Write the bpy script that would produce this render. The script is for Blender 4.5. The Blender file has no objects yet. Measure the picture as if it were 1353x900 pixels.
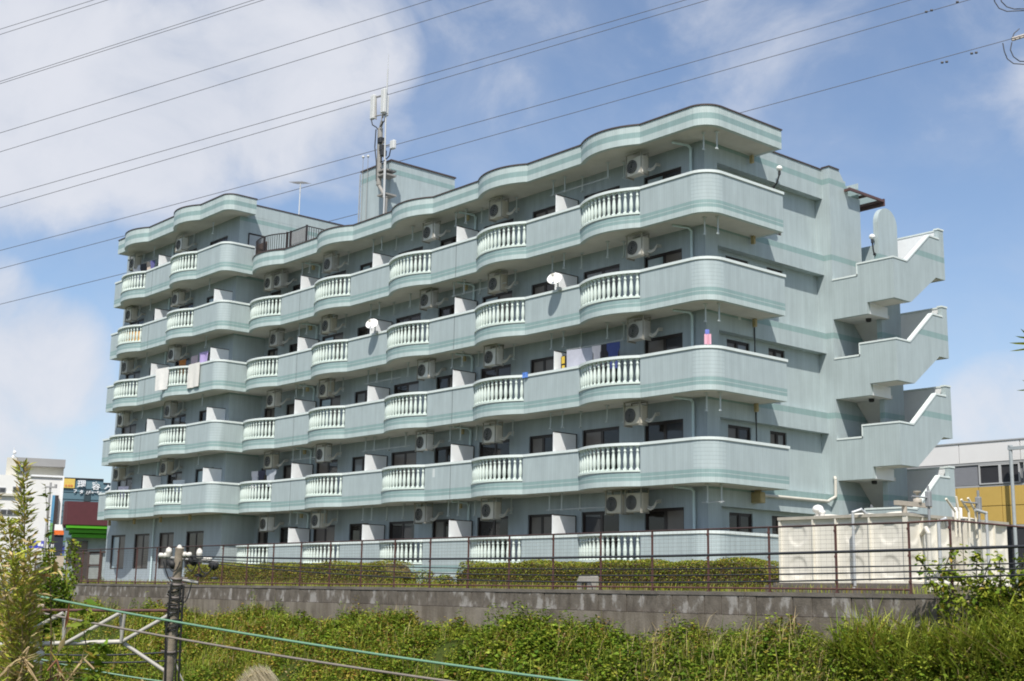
EXPOSURE = 0.5
SUN_E = 4.0
SKY_S = 0.115
CLOUD = 5.6
SKYTINT = (.93, .92, .93, 1)
STRIPE = (.255, .365, .36)
import bpy, math, random
import numpy as np
from mathutils import Vector, Matrix
random.seed(7); rng = np.random.default_rng(11)
S = bpy.context.scene
COL = S.collection
PI = math.pi

# ------------------------------------------------------------------ camera
CAM = Vector((26.233, -30.909, 0.037))
YAW, PITCH, ROLL = 0.857254, 0.192561, -0.017713
cy, sy = math.cos(YAW), math.sin(YAW)
FW = Vector((-sy, cy, 0)); RT = Vector((cy, sy, 0))
FV = FW * math.cos(PITCH) + Vector((0, 0, math.sin(PITCH)))
UV = -FW * math.sin(PITCH) + Vector((0, 0, math.cos(PITCH)))
R2 = RT * math.cos(ROLL) - UV * math.sin(ROLL)
U2 = RT * math.sin(ROLL) + UV * math.cos(ROLL)
cam = bpy.data.cameras.new("camera")
cam.sensor_width = 36.0
cam.lens = 1720.2 / 1353 * 36.0
cam.clip_start = 0.1; cam.clip_end = 4000
co = bpy.data.objects.new("camera", cam); COL.objects.link(co)
co.matrix_world = Matrix(((R2.x, U2.x, -FV.x, CAM.x), (R2.y, U2.y, -FV.y, CAM.y), (R2.z, U2.z, -FV.z, CAM.z), (0, 0, 0, 1)))
S.camera = co
S.view_settings.view_transform = 'Standard'; S.view_settings.look = 'None'
S.view_settings.gamma = 1.0
S.view_settings.exposure = EXPOSURE
S.cycles.use_denoising = True
S.cycles.max_bounces = 6; S.cycles.transparent_max_bounces = 8
S.cycles.pixel_filter_type = 'BLACKMAN_HARRIS'; S.cycles.filter_width = 1.9

# ------------------------------------------------------------------ sun and sky
SUN_AZ, SUN_EL = math.radians(137), math.radians(55)      # azimuth clockwise from +Y
sd = Vector((math.sin(SUN_AZ) * math.cos(SUN_EL), math.cos(SUN_AZ) * math.cos(SUN_EL), math.sin(SUN_EL)))
sl = bpy.data.lights.new("sun", 'SUN'); sl.energy = SUN_E; sl.angle = math.radians(0.53); sl.color = (1.0, 0.95, 0.87)
so = bpy.data.objects.new("sun", sl); COL.objects.link(so)
so.rotation_euler = sd.to_track_quat('Z', 'Y').to_euler(); so.location = (20, -40, 60)

W = bpy.data.worlds.new("World"); S.world = W; W.use_nodes = True
nt = W.node_tree; N = nt.nodes; L = nt.links
for n in list(N): N.remove(n)
def nd(t, **k):
    n = N.new(t)
    for a, b in k.items(): setattr(n, a, b)
    return n
def mth(op, a, b=None, c=None):
    n = nd('ShaderNodeMath', operation=op)
    for i, v in enumerate((a, b, c)):
        if v is None: continue
        if isinstance(v, (int, float)): n.inputs[i].default_value = v
        else: L.new(v, n.inputs[i])
    return n.outputs[0]
def mr(v, a, b, c=0.0, d=1.0, smooth=True):
    n = nd('ShaderNodeMapRange', interpolation_type='SMOOTHSTEP' if smooth else 'LINEAR')
    L.new(v, n.inputs[0])
    for i, x in enumerate((a, b, c, d)): n.inputs[i + 1].default_value = x
    return n.outputs[0]
tc = nd('ShaderNodeTexCoord')
sky = nd('ShaderNodeTexSky', sky_type='NISHITA', sun_disc=False, sun_elevation=SUN_EL, sun_rotation=SUN_AZ, air_density=1.0, dust_density=0.9, ozone_density=2.5, altitude=20)
nrm = nd('ShaderNodeVectorMath', operation='NORMALIZE'); L.new(tc.outputs['Generated'], nrm.inputs[0])
def pixdir(x, y):
    return (R2 * ((x - 676.5) / 1720.2) + U2 * ((450 - y) / 1720.2) + FV).normalized()
# cloud banks stand in fixed directions of the sky; noise shapes their edges
BANKS = [(-120, 120, 180, 1.0), (60, 130, 150, 1.12), (210, 140, 140, 1.12), (350, 110, 140, 1.08), (455, 70, 95, .9), (110, 225, 80, .5), (330, 200, 100, .5), (430, 165, 110, .7), (620, -60, 130, .5),
         (-30, 425, 85, .9), (40, 480, 95, .95), (-90, 560, 150, .9), (110, 520, 50, .7), (1325, 560, 85, .75), (1480, 590, 130, .9),
         (930, 30, 170, .46), (760, 110, 190, .36), (1000, 120, 220, .36), (1330, 10, 120, .46), (1180, 60, 190, .42), (560, 330, 160, .30), (1500, 120, 150, .7), (760, 620, 200, .3), (70, 610, 130, .55)]
msk = None
for x, y, r, a in BANKS:
    d = pixdir(x, y)
    dp = nd('ShaderNodeVectorMath', operation='DOT_PRODUCT'); L.new(nrm.outputs[0], dp.inputs[0]); dp.inputs[1].default_value = d
    rr = r / 1720.0
    o = mr(dp.outputs['Value'], math.cos(rr * 1.5), math.cos(rr * 0.25), 0.0, a)
    msk = o if msk is None else mth('MAXIMUM', msk, o)
# elsewhere in the sky: the same scattered cumulus without hand-set places
def noise(scale, det, rough, sx=(1, 1, 1), dist=0.0):
    m = nd('ShaderNodeMapping'); m.inputs['Scale'].default_value = sx; L.new(nrm.outputs[0], m.inputs[0])
    n = nd('ShaderNodeTexNoise'); n.inputs['Scale'].default_value = scale; n.inputs['Detail'].default_value = det
    n.inputs['Roughness'].default_value = rough; n.inputs['Distortion'].default_value = dist; L.new(m.outputs[0], n.inputs['Vector'])
    return n.outputs['Fac']
n1 = noise(9.0, 9, .58, (1, 1, 1.25), .35)
n2 = noise(2.2, 3, .5, (1, 1, 1.5))
n3 = noise(26.0, 6, .6, (1, 1, 1.4), .4)
fwd = nd('ShaderNodeVectorMath', operation='DOT_PRODUCT'); L.new(nrm.outputs[0], fwd.inputs[0]); fwd.inputs[1].default_value = FW
far = mr(fwd.outputs['Value'], .70, .88, 1, 0)
msk = mth('MAXIMUM', msk, mth('MULTIPLY', far, mr(n2, .47, .62, 0, .9)))
dens = mth('ADD', msk, mth('MULTIPLY', mth('SUBTRACT', n1, .5), 1.15))
dens = mth('ADD', dens, mth('MULTIPLY', mth('SUBTRACT', n3, .5), .16))
cov = mr(dens, .22, .98)
veil = mth('ADD', mth('MULTIPLY', mr(n1, .3, .75), .22), .04)
cov = mth('MAXIMUM', cov, veil)
cov = mth('MULTIPLY', cov, .93)
shade = mr(mth('ADD', n1, mth('MULTIPLY', msk, .3)), .5, .95)
cc = nd('ShaderNodeMix', data_type='RGBA'); L.new(shade, cc.inputs[0])
cc.inputs[6].default_value = tuple(v * CLOUD for v in (.70, .745, .845)) + (1,); cc.inputs[7].default_value = tuple(v * CLOUD for v in (.86, .88, .95)) + (1,)
sk = nd('ShaderNodeMix', data_type='RGBA', blend_type='MULTIPLY'); sk.inputs[0].default_value = 1; L.new(sky.outputs[0], sk.inputs[6]); sk.inputs[7].default_value = SKYTINT
mx = nd('ShaderNodeMix', data_type='RGBA'); L.new(cov, mx.inputs[0]); L.new(sk.outputs[2], mx.inputs[6]); L.new(cc.outputs[2], mx.inputs[7])
bg = nd('ShaderNodeBackground'); bg.inputs['Strength'].default_value = SKY_S; L.new(mx.outputs[2], bg.inputs[0])
wo = nd('ShaderNodeOutputWorld'); L.new(bg.outputs[0], wo.inputs[0])

# ------------------------------------------------------------------ materials
MATS = {}
def M(name, col, rough=.7, var=.12, scale=3.0, bump=0.0, spec=.4, metal=0.0, extra=None, fine=None):
    """procedural paint: base colour with two octaves of weathering noise"""
    if name in MATS: return MATS[name]
    m = bpy.data.materials.new(name); m.use_nodes = True
    t = m.node_tree; b = t.nodes['Principled BSDF']
    b.inputs['Roughness'].default_value = rough; b.inputs['Metallic'].default_value = metal; b.inputs['Specular IOR Level'].default_value = spec
    g = t.nodes.new('ShaderNodeNewGeometry')
    n = t.nodes.new('ShaderNodeTexNoise'); n.inputs['Scale'].default_value = scale; n.inputs['Detail'].default_value = 7; n.inputs['Roughness'].default_value = .65
    t.links.new(g.outputs['Position'], n.inputs['Vector'])
    mpr = t.nodes.new('ShaderNodeMapRange'); mpr.inputs[1].default_value = .25; mpr.inputs[2].default_value = .75
    mpr.inputs[3].default_value = 1 - var; mpr.inputs[4].default_value = 1 + var
    t.links.new(n.outputs['Fac'], mpr.inputs[0])
    mi = t.nodes.new('ShaderNodeMix'); mi.data_type = 'RGBA'; mi.blend_type = 'MULTIPLY'; mi.inputs[0].default_value = 1
    mi.inputs[6].default_value = tuple(col) + (1,); t.links.new(mpr.outputs[0], mi.inputs[7])
    out = mi.outputs[2]
    if extra: out = extra(t, g, out, b)
    t.links.new(out, b.inputs['Base Color'])
    if bump:
        bn = t.nodes.new('ShaderNodeTexNoise'); bn.inputs['Scale'].default_value = fine or 40; bn.inputs['Detail'].default_value = 4
        t.links.new(g.outputs['Position'], bn.inputs['Vector'])
        bp = t.nodes.new('ShaderNodeBump'); bp.inputs['Strength'].default_value = bump; bp.inputs['Distance'].default_value = .02
        t.links.new(bn.outputs['Fac'], bp.inputs['Height']); t.links.new(bp.outputs[0], b.inputs['Normal'])
    MATS[name] = m
    return m
def tn(t, op, a, b=None):
    n = t.nodes.new('ShaderNodeMath'); n.operation = op
    for i, v in enumerate((a, b)):
        if v is None: continue
        if isinstance(v, (int, float)): n.inputs[i].default_value = v
        else: t.links.new(v, n.inputs[i])
    return n.outputs[0]
def tmix(t, fac, a, col):
    n = t.nodes.new('ShaderNodeMix'); n.data_type = 'RGBA'
    t.links.new(fac, n.inputs[0]) if not isinstance(fac, float) else setattr(n.inputs[0], 'default_value', fac)
    t.links.new(a, n.inputs[6])
    if isinstance(col, tuple): n.inputs[7].default_value = col + (1,)
    else: t.links.new(col, n.inputs[7])
    return n.outputs[2]
def tile_lines(vertical, pitch, stripes=False, patches=0.0, streak=.085):
    def f(t, g, out, b):
        s = t.nodes.new('ShaderNodeSeparateXYZ'); t.links.new(g.outputs['Position'], s.inputs[0])
        if stripes:                                   # darker tile course at every storey
            z = tn(t, 'MODULO', tn(t, 'ADD', s.outputs[2], -0.58 + 2.9 * 4), 2.9)
            out = tmix(t, tn(t, 'LESS_THAN', z, .21), out, STRIPE)
        co_ = tn(t, 'ADD', s.outputs[0], s.outputs[1]) if vertical else s.outputs[2]
        ph = tn(t, 'FRACT', tn(t, 'DIVIDE', co_, pitch))
        ln = tn(t, 'LESS_THAN', ph, .17 if vertical else .16)
        ln2 = tn(t, 'MULTIPLY', ln, .22 if vertical else .42)
        d = t.nodes.new('ShaderNodeMix'); d.data_type = 'RGBA'; d.blend_type = 'MULTIPLY'
        t.links.new(ln2, d.inputs[0]); t.links.new(out, d.inputs[6]); d.inputs[7].default_value = (.62, .66, .66, 1)
        out = d.outputs[2]
        # tile-to-tile tone: blocky cells
        cel = t.nodes.new('ShaderNodeTexVoronoi'); cel.inputs['Scale'].default_value = 2.6
        t.links.new(g.outputs['Position'], cel.inputs['Vector'])
        # rain streaks: noise stretched along z
        mp = t.nodes.new('ShaderNodeMapping'); mp.inputs['Scale'].default_value = (3.2, 3.2, .35); t.links.new(g.outputs['Position'], mp.inputs[0])
        n = t.nodes.new('ShaderNodeTexNoise'); n.inputs['Scale'].default_value = 1.6; n.inputs['Detail'].default_value = 6; t.links.new(mp.outputs[0], n.inputs['Vector'])
        r = t.nodes.new('ShaderNodeMapRange'); r.inputs[1].default_value = .35; r.inputs[2].default_value = .7; r.inputs[3].default_value = 1 - streak; r.inputs[4].default_value = 1 + streak * .6
        t.links.new(n.outputs['Fac'], r.inputs[0])
        d2 = t.nodes.new('ShaderNodeMix'); d2.data_type = 'RGBA'; d2.blend_type = 'MULTIPLY'; d2.inputs[0].default_value = 1
        t.links.new(out, d2.inputs[6]); t.links.new(r.outputs[0], d2.inputs[7]); out = d2.outputs[2]
        if patches:                                   # pale repaired tiles and lime marks
            v = t.nodes.new('ShaderNodeTexVoronoi'); v.distance = 'CHEBYCHEV'; v.inputs['Scale'].default_value = 1.1
            mp2 = t.nodes.new('ShaderNodeMapping'); mp2.inputs['Scale'].default_value = (1.3, 1.3, .6); t.links.new(g.outputs['Position'], mp2.inputs[0]); t.links.new(mp2.outputs[0], v.inputs['Vector'])
            sel = t.nodes.new('ShaderNodeSeparateColor'); t.links.new(v.outputs['Color'], sel.inputs[0])
            k = tn(t, 'MULTIPLY', tn(t, 'LESS_THAN', v.outputs['Distance'], .11), tn(t, 'LESS_THAN', sel.outputs[0], patches))
            out = tmix(t, tn(t, 'MULTIPLY', k, .65), out, (.66, .70, .69))
        bp = t.nodes.new('ShaderNodeBump'); bp.inputs['Strength'].default_value = .25; bp.inputs['Distance'].default_value = .004; bp.invert = True
        t.links.new(ln, bp.inputs['Height']); t.links.new(bp.outputs[0], b.inputs['Normal'])
        return out
    return f

# ------------------------------------------------------------------ helpers
class MB:
    """collects faces of one mesh"""
    def __init__(s): s.v = []; s.f = []; s.m = []; s.sm = []
    def face(s, pts, mi=0, smooth=False):
        b = len(s.v); s.v += [tuple(p) for p in pts]; s.f.append(tuple(range(b, b + len(pts)))); s.m.append(mi); s.sm.append(smooth)
    def mesh(s, vs, fs, mi=0, smooth=False):
        b = len(s.v); s.v += [tuple(p) for p in vs]
        for f in fs: s.f.append(tuple(b + i for i in f)); s.m.append(mi); s.sm.append(smooth)
    def box(s, a, b, mi=0):
        x0, y0, z0 = a; x1, y1, z1 = b
        v = [(x0, y0, z0), (x1, y0, z0), (x1, y1, z0), (x0, y1, z0), (x0, y0, z1), (x1, y0, z1), (x1, y1, z1), (x0, y1, z1)]
        s.mesh(v, [(3, 2, 1, 0), (4, 5, 6, 7), (0, 1, 5, 4), (1, 2, 6, 5), (2, 3, 7, 6), (3, 0, 4, 7)], mi)
    def bbox(s, a, b, bv, mi=0):
        """box with chamfered vertical and top edges"""
        x0, y0, z0 = a; x1, y1, z1 = b
        def ring(i, z): return [(x0 + i, y0, z), (x1 - i, y0, z), (x1, y0 + i, z), (x1, y1 - i, z), (x1 - i, y1, z), (x0 + i, y1, z), (x0, y1 - i, z), (x0, y0 + i, z)]
        def ring2(i, z): return [(x0 + i, y0 + i * .6, z), (x1 - i, y0 + i * .6, z), (x1 - i * .6, y0 + i, z), (x1 - i * .6, y1 - i, z), (x1 - i, y1 - i * .6, z), (x0 + i, y1 - i * .6, z), (x0 + i * .6, y1 - i, z), (x0 + i * .6, y0 + i, z)]
        rs = [ring2(bv, z0), ring(bv, z0 + bv), ring(bv, z1 - bv), ring2(bv, z1)]
        v = sum(rs, []); fs = []
        for k in range(3):
            for i in range(8): j = (i + 1) % 8; fs.append((k * 8 + i, k * 8 + j, k * 8 + 8 + j, k * 8 + 8 + i))
        fs += [tuple(range(7, -1, -1)), tuple(range(24, 32))]
        s.mesh(v, fs, mi)
    def tube(s, p, q, r, n=6, mi=0, r2=None, caps=True):
        p = Vector(p); q = Vector(q); d = (q - p)
        if d.length < 1e-6: return
        d.normalize(); a = d.orthogonal().normalized(); c = d.cross(a); r2 = r if r2 is None else r2
        v = []
        for o, rr in ((p, r), (q, r2)):
            for i in range(n): t = 2 * PI * i / n; v.append(o + a * (rr * math.cos(t)) + c * (rr * math.sin(t)))
        fs = [(i, (i + 1) % n, n + (i + 1) % n, n + i) for i in range(n)]
        s.mesh(v, fs, mi, True)
        if caps: s.mesh(v, [tuple(range(n - 1, -1, -1)), tuple(range(n, 2 * n))], mi)
    def path(s, pts, r, n=6, mi=0):
        for i in range(len(pts) - 1): s.tube(pts[i], pts[i + 1], r, n, mi)
    def lathe(s, c, prof, n=12, mi=0, axis=None):
        """prof: (radius, height) from bottom to top"""
        c = Vector(c); ax = Vector(axis or (0, 0, 1)).normalized(); a = ax.orthogonal().normalized(); b = ax.cross(a); v = []; fs = []
        for r, h in prof:
            for i in range(n): t = 2 * PI * i / n; v.append(c + ax * h + a * (r * math.cos(t)) + b * (r * math.sin(t)))
        for k in range(len(prof) - 1):
            for i in range(n): j = (i + 1) % n; fs.append((k * n + i, k * n + j, k * n + n + j, k * n + n + i))
        s.mesh(v, fs, mi, True)
        s.mesh(v, [tuple(range(n - 1, -1, -1)), tuple(range((len(prof) - 1) * n, len(prof) * n))], mi)
    def prism(s, poly, axis, a, b, mi=0, mside=None):
        """poly of 2-D points extruded along axis ('x': poly is (y,z); 'y': (x,z); 'z': (x,y))"""
        def P(p, t): return {'x': (t, p[0], p[1]), 'y': (p[0], t, p[1]), 'z': (p[0], p[1], t)}[axis]
        n = len(poly); v = [P(p, a) for p in poly] + [P(p, b) for p in poly]
        s.mesh(v, [tuple(range(n - 1, -1, -1)), tuple(range(n, 2 * n))], mi)
        s.mesh(v, [(i, (i + 1) % n, n + (i + 1) % n, n + i) for i in range(n)], mi if mside is None else mside)
    def me(s, name, mats):
        m = bpy.data.meshes.new(name); m.from_pydata(s.v, [], s.f)
        for x in mats: m.materials.append(x)
        if len(mats) > 1 or any(s.m): m.polygons.foreach_set('material_index', s.m)
        m.polygons.foreach_set('use_smooth', s.sm)
        m.update(); return m
    def build(s, name, mats, parent=None, **k):
        mats = mats if isinstance(mats, (list, tuple)) else [mats]
        return link(name, s.me(name, mats), parent, **k)
def link(name, me, parent=None, loc=None, rz=0.0, kind=None, label=None):
    o = bpy.data.objects.new(name, me); COL.objects.link(o)
    if parent is not None: o.parent = parent
    if loc is not None: o.location = loc
    if rz: o.rotation_euler = (0, 0, rz)
    if kind: o['kind'] = kind
    if label: o['label'] = label
    return o
def tag(o, label, cat, group=None, kind=None):
    o['label'] = label; o['category'] = cat
    if group: o['group'] = group
    if kind: o['kind'] = kind
    return o
def thing(name, label, cat, loc=(0, 0, 0), rz=0.0, group=None):
    o = bpy.data.objects.new(name, None); COL.objects.link(o); o.location = loc; o.rotation_euler = (0, 0, rz); o.empty_display_size = .2
    return tag(o, label, cat, group)
def children(o): return [c for c in COL.objects if c.parent == o]
def px(x, y, w):
    return CAM + (R2 * ((x - 676.5) / 1720.2) + U2 * ((450 - y) / 1720.2) + FV) * w
def onY(x, y, Y):
    d = R2 * ((x - 676.5) / 1720.2) + U2 * ((450 - y) / 1720.2) + FV; return CAM + d * ((Y - CAM.y) / d.y)
def onX(x, y, X):
    d = R2 * ((x - 676.5) / 1720.2) + U2 * ((450 - y) / 1720.2) + FV; return CAM + d * ((X - CAM.x) / d.x)

# ------------------------------------------------------------------ palette
TILE = (.388, .455, .465)
tile = M('facade_tile', TILE, .45, .05, 1.4, extra=tile_lines(True, .105, False, .05))
tile_c = M('corner_tile', tuple(v * 1.05 for v in TILE), .4, .04, 1.4, extra=tile_lines(False, .125))
tile_w = M('wall_tile', tuple(v * 1.0 for v in TILE), .5, .06, 1.2, extra=tile_lines(True, .105, True, .22))
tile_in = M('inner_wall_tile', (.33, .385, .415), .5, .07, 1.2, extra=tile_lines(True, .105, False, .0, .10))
stripe = M('stripe_tile', STRIPE, .45, .07, 2.0, extra=tile_lines(True, .105))
edge = M('pale_tile', (.455, .535, .53), .45, .05, 2.0, extra=tile_lines(True, .105))
rail = M('pale_rail_paint', (.66, .72, .705), .4, .06, 2.0)
bal = M('baluster_paint', (.60, .68, .635), .5, .08, 3.0)
soff = M('soffit_plaster', (.56, .545, .50), .85, .14, .9, bump=.15)
slabm = M('balcony_floor', (.40, .41, .41), .8, .1)
cop = M('brown_coping', (.075, .055, .052), .5, .15)
dkm = M('bronze_aluminium', (.035, .027, .025), .4, .12)
whitep = M('white_panel', (.78, .80, .81), .5, .05)
plastic = M('cream_plastic', (.56, .54, .48), .5, .08, 4)
plastic2 = M('grey_plastic', (.42, .42, .40), .5, .08, 4)
black = M('dark_grille', (.02, .02, .021), .6, .2)
galv = M('galvanised_steel', (.46, .48, .49), .45, .12, 6, metal=.3)
wpipe = M('pale_blue_pipe', (.50, .62, .64), .4, .05)
rust = M('rusty_red_paint', (.092, .042, .036), .7, .35, 8, bump=.2)
dsteel = M('dark_cable', (.03, .032, .036), .6, .2)
conc = M('concrete', (.21, .19, .165), .9, .35, 1.3, bump=.5, fine=25)
concd = M('stained_concrete', (.135, .12, .105), .9, .4, 1.8, bump=.5, fine=25)
concl = M('limed_concrete', (.36, .35, .335), .9, .35, 4.5, bump=.4, fine=25)
def glassm(n, col, rough=.06):
    return M(n, col, rough, .10, 2.0, spec=.5)
panes = [glassm('dark_pane', (.024, .020, .018)), glassm('brown_screen_pane', (.135, .115, .10), .3), glassm('grey_curtain_pane', (.21, .215, .22), .12), glassm('pale_curtain_pane', (.33, .42, .46), .12), glassm('deep_pane', (.045, .046, .052))]
lampy = M('yellowed_lamp_cover', (.40, .33, .18), .5, .2)

def sheetm():
    m = M('translucent_sheet', (.62, .68, .68), .5, .05); t = m.node_tree; tl = t.nodes.new('ShaderNodeBsdfTranslucent'); tl.inputs[0].default_value = (.62, .70, .70, 1)
    mx_ = t.nodes.new('ShaderNodeMixShader'); mx_.inputs[0].default_value = .6; t.links.new(t.nodes['Principled BSDF'].outputs[0], mx_.inputs[1]); t.links.new(tl.outputs[0], mx_.inputs[2]); t.links.new(mx_.outputs[0], t.nodes['Material Output'].inputs[0]); return m
# ------------------------------------------------------------------ the apartment building
zb = lambda k: 2.9 * k + .652
E_ = [-2.985 - 5.775 * i for i in range(5)]; C_ = [e - 2.885 for e in E_]
AMP = .45
YW, XS, XR = 1.25, -1.2, -1.53
WY, WX = -.5, -29.6
apt = thing('apartment_building', 'large pale blue-green tiled apartment block with curved balconies and white balusters', 'apartment building', (0, 0, 0))
def bulge(c, e, Y, n=20, t0=0.0):
    return [(c + (e - c) * t, Y - AMP * max(0.0, 1 - abs(2 * t - 1) ** 2.1)) for t in np.linspace(t0, 1, n)]
def arc(cx_, cy_, r, n=9):      # quarter turn from front (-Y) to side (+X)
    return [(cx_ + r * math.sin(a), cy_ - r * math.cos(a)) for a in np.linspace(0, PI / 2, n)]
def main_path(r=.72, yend=3.9):
    seg = []
    t0 = (-28.85 - C_[4]) / (E_[4] - C_[4]); seg.append(('bulge', bulge(C_[4], E_[4], 0, 16, t0)))
    for i in range(3, -1, -1):
        seg.append(('flat', [(E_[i + 1], 0), (C_[i], 0)])); seg.append(('bulge', bulge(C_[i], E_[i], 0)))
    seg.append(('flat', [(E_[0], 0), (-r, 0)])); seg.append(('arc', arc(-r, r, r))); seg.append(('flat', [(0, r), (0, yend)])); seg.append(('end', [(0, yend), (XR + .05, yend)]))
    return seg
def wing_path(end=False, yj=-.02):
    Y = -1.62; r = .52
    seg = [('flat', [(-41.18, WY), (-41.18, Y)]), ('flat', [(-41.18, Y), (-40.23, Y)]), ('bulge', bulge(-40.23, -37.40, Y)), ('flat', [(-37.40, Y), (-34.48, Y)]),
           ('bulge', bulge(-34.48, -31.67, Y)), ('flat', [(-31.67, Y), (-28.85 - r, Y)]), ('arc', arc(-28.85 - r, Y + r, r)), ('flat', [(-28.85, Y + r), (-28.85, yj)])]
    if end: seg.append(('end', [(-28.85, yj), (WX, yj)]))
    return seg
def joined(seg):
    P = []; T = []
    for k, pts in seg:
        for i, p in enumerate(pts):
            if P and math.dist(P[-1], p) < 1e-4: continue
            if P: T.append(k)
            P.append(p)
    return P, T
def offs(P, o):
    out = []
    for i, p in enumerate(P):
        n = Vector((0, 0)); ns = []
        for a, b in ((i - 1, i), (i, i + 1)):
            if a < 0 or b >= len(P): continue
            d = Vector((P[b][0] - P[a][0], P[b][1] - P[a][1])).normalized(); ns.append(Vector((d.y, -d.x)))
        n = sum(ns, Vector((0, 0))).normalized()
        c = max(.45, n.dot(ns[0])); out.append((p[0] + n.x * o / c, p[1] + n.y * o / c))
    return out
def strip(mb, P, T, z0, z1, oo, oi, mi, sel=None, smooth=('bulge', 'arc')):
    A = offs(P, oo); B = offs(P, oi)
    for i in range(len(P) - 1):
        if sel and T[i] not in sel: continue
        m = mi[T[i]] if isinstance(mi, dict) else mi
        a0, a1, b0, b1 = A[i], A[i + 1], B[i], B[i + 1]
        sm = T[i] in smooth
        mb.face([(*a0, z0), (*a1, z0), (*a1, z1), (*a0, z1)], m, sm)
        mb.face([(*b1, z0), (*b0, z0), (*b0, z1), (*b1, z1)], m)
        mb.face([(*a0, z1), (*a1, z1), (*b1, z1), (*b0, z1)], m)
        mb.face([(*b0, z0), (*b1, z0), (*a1, z0), (*a0, z0)], m)
        if i == 0 or (sel and T[i - 1] not in sel): mb.face([(*b0, z0), (*a0, z0), (*a0, z1), (*b0, z1)], m)
        if i == len(P) - 2 or (sel and T[i + 1] not in sel): mb.face([(*a1, z0), (*b1, z0), (*b1, z1), (*a1, z1)], m)
def weld(mb):
    """merge coincident smooth verts so that curved strips shade smoothly"""
    key = {}; mp = []; nv = []
    for v in mb.v:
        k = (round(v[0], 4), round(v[1], 4), round(v[2], 4))
        if k not in key: key[k] = len(nv); nv.append(v)
        mp.append(key[k])
    return mp, nv
def slab(mb, P, inner, z0, z1, mtop, mbot):
    I = [inner(p) for p in P]
    for i in range(len(P) - 1):
        mb.face([(*P[i], z1), (*P[i + 1], z1), (*I[i + 1], z1), (*I[i], z1)], mtop)
        mb.face([(*I[i], z0), (*I[i + 1], z0), (*P[i + 1], z0), (*P[i], z0)], mbot)
PM = {'flat': 0, 'bulge': 0, 'arc': 1, 'end': 0}
STR = {'flat': 2, 'bulge': 2, 'arc': 2, 'end': 2}
BMATS = [tile, tile_c, stripe, edge, soff, slabm]
def in_main(p): return (min(p[0], XS), YW) if p[1] < .73 else (XR if p[1] > 1.9 else XS, max(p[1], YW))
def in_wing(p): return (min(p[0], WX), WY) if p[1] < -1.05 else (WX, max(p[1], WY))
# one turned baluster, shared by all
def baluster_mesh():
    mb = MB(); H = .80
    mb.box((-.055, -.055, 0), (.055, .055, .06)); mb.box((-.055, -.055, H - .05), (.055, .055, H))
    mb.lathe((0, 0, 0), [(.048, .06), (.04, .085), (.053, .12), (.070, .26), (.066, .36), (.048, .52), (.037, .60), (.056, .625), (.056, .645), (.037, .66), (.047, .70), (.04, .75)], 8)
    return mb.me('baluster', [bal])
BAL = baluster_mesh()
nbal = 0
def bal_spots(pts, n):
    P = offs(pts, -.075); L_ = [0]
    for i in range(len(P) - 1): L_.append(L_[-1] + math.dist(P[i], P[i + 1]))
    out = []
    for j in range(n):
        s_ = L_[-1] * (j + .5) / n
        for i in range(len(P) - 1):
            if L_[i + 1] >= s_:
                t = (s_ - L_[i]) / (L_[i + 1] - L_[i]); a, b = P[i], P[i + 1]
                out.append((a[0] + (b[0] - a[0]) * t, a[1] + (b[1] - a[1]) * t, math.atan2(b[1] - a[1], b[0] - a[0]))); break
    return out
MANY = MB()     # the far or half-hidden balusters
def balcony(seg, k, inner, ground=False, single=True, label=None):
    global nbal
    P, T = joined(seg); z = zb(k); mb = MB()
    if ground: strip(mb, P, T, .15, z, -.02, -.16, PM)
    strip(mb, P, T, z, z + .17, 0, -.15, 3)
    strip(mb, P, T, z + .17, z + .285, 0, -.15, STR)
    strip(mb, P, T, z + .285, z + .305, .001, -.15, 3)
    strip(mb, P, T, z + .305, z + .42, 0, -.15, STR)
    strip(mb, P, T, z + .42, z + 1.33, 0, -.15, PM, ('flat', 'arc', 'end'))
    strip(mb, P, T, z + .42, z + .47, 0, -.15, PM, ('bulge',))
    if not ground: slab(mb, offs(P, -.02), inner, z + .003, z + .19, 5, 4)
    b = mb.build('balcony', BMATS, apt, label=label)
    h = MB(); strip(h, P, T, z + 1.33, z + 1.42, .035, -.185, 0); h.build('handrail', rail, b)
    for kind, pts in seg:
        if kind != 'bulge': continue
        g = MB(); strip(g, pts, ['bulge'] * (len(pts) - 1), z + .47, z + .53, .03, -.17, 0); g.build('baluster_base', bal, b)
        for x, y, a in bal_spots(pts, 14):
            if single and nbal < 300:
                link('baluster', BAL, b, (x, y, z + .53), a); nbal += 1
            else:
                c, s_ = math.cos(a), math.sin(a)
                bm_v = [(x + v.co.x * c - v.co.y * s_, y + v.co.x * s_ + v.co.y * c, z + .53 + v.co.z) for v in BAL.vertices]
                MANY.mesh(bm_v, [tuple(p.vertices) for p in BAL.polygons], 0, True)
    return b
MP = main_path(); WP = wing_path()
for k in (4, 3, 2, 1): balcony(MP, k, in_main, label='curved balcony row of the long block, %s storey' % ['', 'second', 'third', 'fourth', 'fifth'][k])
for k in (5, 4, 3, 2, 1): balcony(WP, k, in_wing, single=k in (3, 4), label='curved balcony row of the taller left wing, storey %d' % (k + 1))
balcony(MP, 0, in_main, True, False, label='ground floor terrace wall with balusters')
MANY.build('baluster', bal, apt, kind='stuff')
for k in range(1, 6):      # slab corner between wing and long block
    f_ = MB(); z_ = zb(k) if k < 5 else 15.21; f_.box((WX, -.04, z_ + .004), (-28.8, YW, z_ + .19)); f_.build('slab_corner', soff, apt)
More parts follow.
